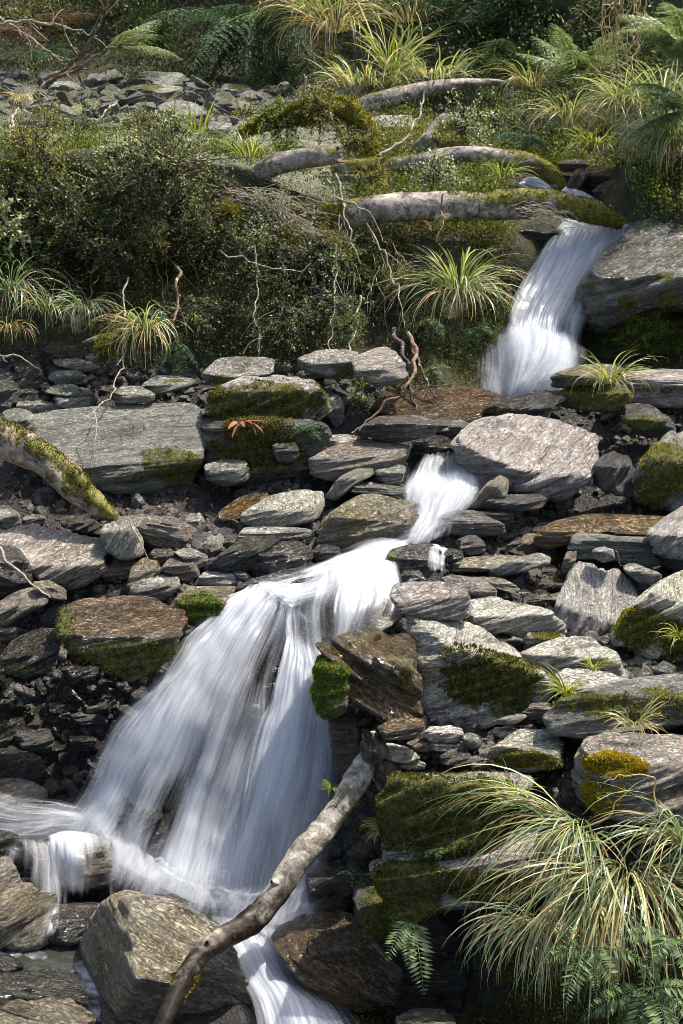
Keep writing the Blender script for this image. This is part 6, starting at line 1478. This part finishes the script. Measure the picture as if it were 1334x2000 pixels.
for i in range(16):            # twigs tangled over the end of the thickest log
    x0, y0 = rng.uniform(1000, 1030), rng.uniform(398, 420)
    twig('white twig in the tangle over the mossy end of the thickest log', [(x0, y0, 12.45), (x0 + 50, y0 + rng.uniform(-8, 20), 12.4), (x0 + rng.uniform(80, 130), y0 + rng.uniform(5, 40), 12.4)], .004, 'twig', 400 + i, 'twigs tangled over the log end', wob=.05, k=4)
for i in range(14):            # dried fern fronds hanging from above the frame
    x0 = rng.uniform(1195, 1240)
    twig('dry straw frond hanging from the tree fern above the upper frame edge', [(x0 - 5, -60, 15.), (x0 + rng.uniform(-25, 25), 60, 14.9), (x0 + rng.uniform(-45, 40), rng.uniform(110, 190), 14.8)], .011, 'straw', 500 + i, 'dry fronds hanging below the tree fern', wob=.12, k=4, name='dry_frond', side=5)

# ------------------------------------------------------------------ small stones between the rocks: each one an object, eight shapes shared
VAR = {}
def variant(mt, k):
    if (mt, k) not in VAR:
        r = np.random.RandomState(900 + k); th = np.sort(r.uniform(0, 2 * np.pi, 8)); th = np.linspace(0, 2 * np.pi, 9)[:-1] + r.uniform(-.3, .3, 8)
        ra = r.uniform(.75, 1.1, 8); poly = np.stack([np.cos(th) * ra, np.sin(th) * ra * r.uniform(.6, .95)], 1)
        V, F = rock_shape(4, poly, r.uniform(.4, .75), .45, .1, r.uniform(-.3, .3), r.uniform(-.3, .3), 900 + k, 1.1, norm(np.array([.2, 1, -.2])))
        V = np.stack([V[:, 0], V[:, 2], V[:, 1]], 1)
        F = F[:, ::-1]
        me = make_mesh('stone', V, F, attrs={'moss': np.full(len(V), .3 if mt == 'lichen' else 0.) + .25 * np.clip(norm(V)[:, 2], 0, 1) * (mt == 'lichen')}); me.materials.append(MAT[mt]); VAR[(mt, k)] = me
    return VAR[(mt, k)]
def scatter(label, group, poly, n, smin, smax, mats, seed, name='stone', sink=.2):
    rng = np.random.RandomState(seed); poly = np.array(poly, float).reshape(-1, 2); lo, hi = poly.min(0), poly.max(0); made = 0; tries = 0
    b = np.roll(poly, -1, 0)
    while made < n and tries < n * 20:
        tries += 1
        p = rng.uniform(lo, hi)
        c = ((poly[:, 1] > p[1]) != (b[:, 1] > p[1])) & (p[0] < (b[:, 0] - poly[:, 0]) * (p[1] - poly[:, 1]) / (b[:, 1] - poly[:, 1] + 1e-9) + poly[:, 0])
        if c.sum() % 2 == 0: continue
        w = hit(*p); s = rng.uniform(smin, smax) ** 1.0 * mpp(w) * .5
        o = obj(name, variant(mats[rng.randint(len(mats))], rng.randint(8)))
        o.location = w + np.array([0, 0, s * (.5 - sink)]); o.scale = (s * rng.uniform(.9, 1.5), s * rng.uniform(.8, 1.2), s * rng.uniform(.6, 1.0))
        o.rotation_euler = (rng.uniform(-.5, .5), rng.uniform(-.5, .5), rng.uniform(0, 6.28))
        tag(o, label, 'stone', group); made += 1
scatter('small blue grey pebble in the drift between the great flat slab and moss capped boulder', 'pebbles behind the great flat slab', [300,745,400,745,425,800,395,815,370,785,300,778], 46, 10, 24, ['grey','grey','dark'], 1, 'pebble')
scatter('small stone in the gaps of the stone heap by the shaded bank', 'small stones of the heap by the bank', [0,690,200,680,260,760,210,800,0,810], 34, 14, 34, ['dark','grey','tan'], 2)
scatter('small stone along the foot of the bank under the roots', 'small stones under the roots', [520,700,690,690,700,760,640,800,560,735], 26, 10, 26, ['grey','grey','pale','pink'], 3, 'pebble')
scatter('dark slate shard in the pile between the wet slab and the pinkish slab', 'slate shards in the middle pile', [900,1040,1100,1030,1110,1200,1010,1170,900,1120], 46, 18, 46, ['dark','tan','grey'], 4, 'slate_shard')
scatter('small stone in the heap under the big pink white boulder', 'small stones under the pink white boulder', [930,975,1110,965,1080,1040,980,1060], 30, 14, 34, ['dark','grey','tan'], 5)
scatter('small pale stone of the shelf above the moss covered block', 'small pale stones above the block', [740,1400,1060,1370,1100,1440,1000,1500,760,1500], 46, 14, 38, ['pale','pale','grey','tan'], 6)
scatter('brown pebble in the wet hollow beneath the pale angular rock', 'pebbles beneath the pale angular rock', [1180,1230,1300,1260,1334,1310,1200,1320], 30, 12, 30, ['tan','dark','grey','pale'], 7, 'pebble')
scatter('small stone among the boulders above the wet red rock', 'small stones above the wet red rock', [190,1000,480,1000,480,1150,360,1170,190,1130], 44, 16, 40, ['dark','tan','grey'], 8)
scatter('wet black stone in the dark hollow beside the lower fall', 'wet stones of the dark hollow', [-20,1320,250,1330,190,1450,110,1560,-20,1540], 70, 20, 52, ['wet','wet','dark'], 9, 'wet_stone')
scatter('small stone under the grey brown ledge near the frame edge', 'small stones under the ledge', [1180,790,1334,800,1334,860,1190,870], 20, 14, 34, ['pale','grey','pink'], 10)
scatter('wet stone on the stream bed beside the cascade', 'wet stones beside the cascade', [560,900,640,890,660,1000,600,1060,400,1080,420,1000], 34, 16, 44, ['wet','dark','tan'], 11)
scatter('grey rubble stone of the mossy terrace', 'rubble of the mossy terrace', [0,160,250,165,650,190,560,225,420,260,250,260,0,260], 130, 16, 52, ['lichen','lichen','lichen','grey'], 12, 'rubble_stone', -.05)
scatter('wet stone under the dark wall beside the spray washed boulder', 'wet stones under the dark wall', [700,1900,900,1850,900,2000,760,2000], 18, 24, 60, ['wet','dark'], 13)

# gravel and litter lying between the stones, past counting
def gravel(name, sel, n, mat, rmin, rmax, seed):
    rng = np.random.RandomState(seed); F = TF[sel]; w = rng.rand(len(F)) * 0 + 1
    i = rng.randint(0, len(F), n); u, v = rng.rand(n, 1), rng.rand(n, 1)
    a, b, c, d = (TV[F[:, k]][i] for k in range(4))
    p = (a * (1 - u) + b * u) * (1 - v) + (d * (1 - u) + c * u) * v
    I, IF = ico(2); r = rng.uniform(rmin, rmax, n) * (rng.rand(n) ** 1.5 + .35)
    sc = rng.uniform(.5, 1.3, (n, 1, 3)) * r[:, None, None]
    q = norm(rng.normal(size=(n, 4))); qw, qx, qy, qz = q.T
    R = np.stack([1-2*(qy*qy+qz*qz), 2*(qx*qy-qz*qw), 2*(qx*qz+qy*qw), 2*(qx*qy+qz*qw), 1-2*(qx*qx+qz*qz), 2*(qy*qz-qx*qw), 2*(qx*qz-qy*qw), 2*(qy*qz+qx*qw), 1-2*(qx*qx+qy*qy)], 1).reshape(n, 3, 3)
    bumpy = 1 + .22 * rng.normal(size=(n, len(I), 1)).clip(-1.5, 1.5) * .6
    V = np.einsum('nij,nkj->nki', R, I[None] * bumpy * sc) + p[:, None]
    Fq = (IF[None] + (np.arange(n) * len(I))[:, None, None]).reshape(-1, 3)
    return tag(obj(name, make_mesh(name, V.reshape(-1, 3), Fq, smooth=False), MAT[mat]), kind='stuff')
inb = (fx > -60) & (fx < 1400)
outer = ((fx > -700) & (fx < -110)) | ((fx > 1440) & (fx < 1900))
gravel('bank_rubble', outer & (fr > .8) & (fr < 6.2), 900, 'grey', .08, .34, 5)
gravel('bank_gravel', outer & (fr > .8) & (fr < 6.3), 2400, 'dark', .02, .07, 6)
gravel('gravel', inb & (fr > 3.2) & (fr < 6.2), 2600, 'tan', .012, .04, 1)
gravel('dark_gravel', inb & (fr > 2.0) & (fr < 6.3), 4600, 'dark', .015, .06, 2)
sel = inb & (fr > 3.0) & (fr < 6.3) & ((fx < 420) | (fx > 900))
carpet('fallen_leaves', sel, 5200, 'fern_brown', .035, wr=.4, seed=21, lift=.015)

# ------------------------------------------------------------------ unseen trees added above the frame to shade the top of the gully
for i, (x, y, Y, r, lb) in enumerate([(430,-230,25.5,270,'unseen tree added to shade the dark hollow'),
    (950,-260,24.5,300,'unseen tree added for shade above the dark tree fern'),(620,-330,26.5,260,'unseen tree added for shade behind the hanging plumed tussock'),(1250,-260,21.5,330,'unseen tree added for shade above the hanging dry fronds'),(40,-330,27,260,'unseen tree added for shade above the olive scrub')]):
    t = shrub(lb, x, y, r, Y, 'leaf_dark', 150, 60, .11, .55, seed=70 + i, name='shade_tree', cat='tree', group='added shade trees', stem='twig_dark', up=.1)
    c = np.array(t.location); g = c + [0, .6, -4.5]
    mb = MB(); add_tube(mb, catmull(np.array([g, c * .5 + g * .5 + [.2, 0, 0], c + [0, 0, .8]]), 20), np.linspace(.26, .1, 20), 12, lump=.15, seed=i)
    mb.obj('trunk', MAT['stump'], t, c)
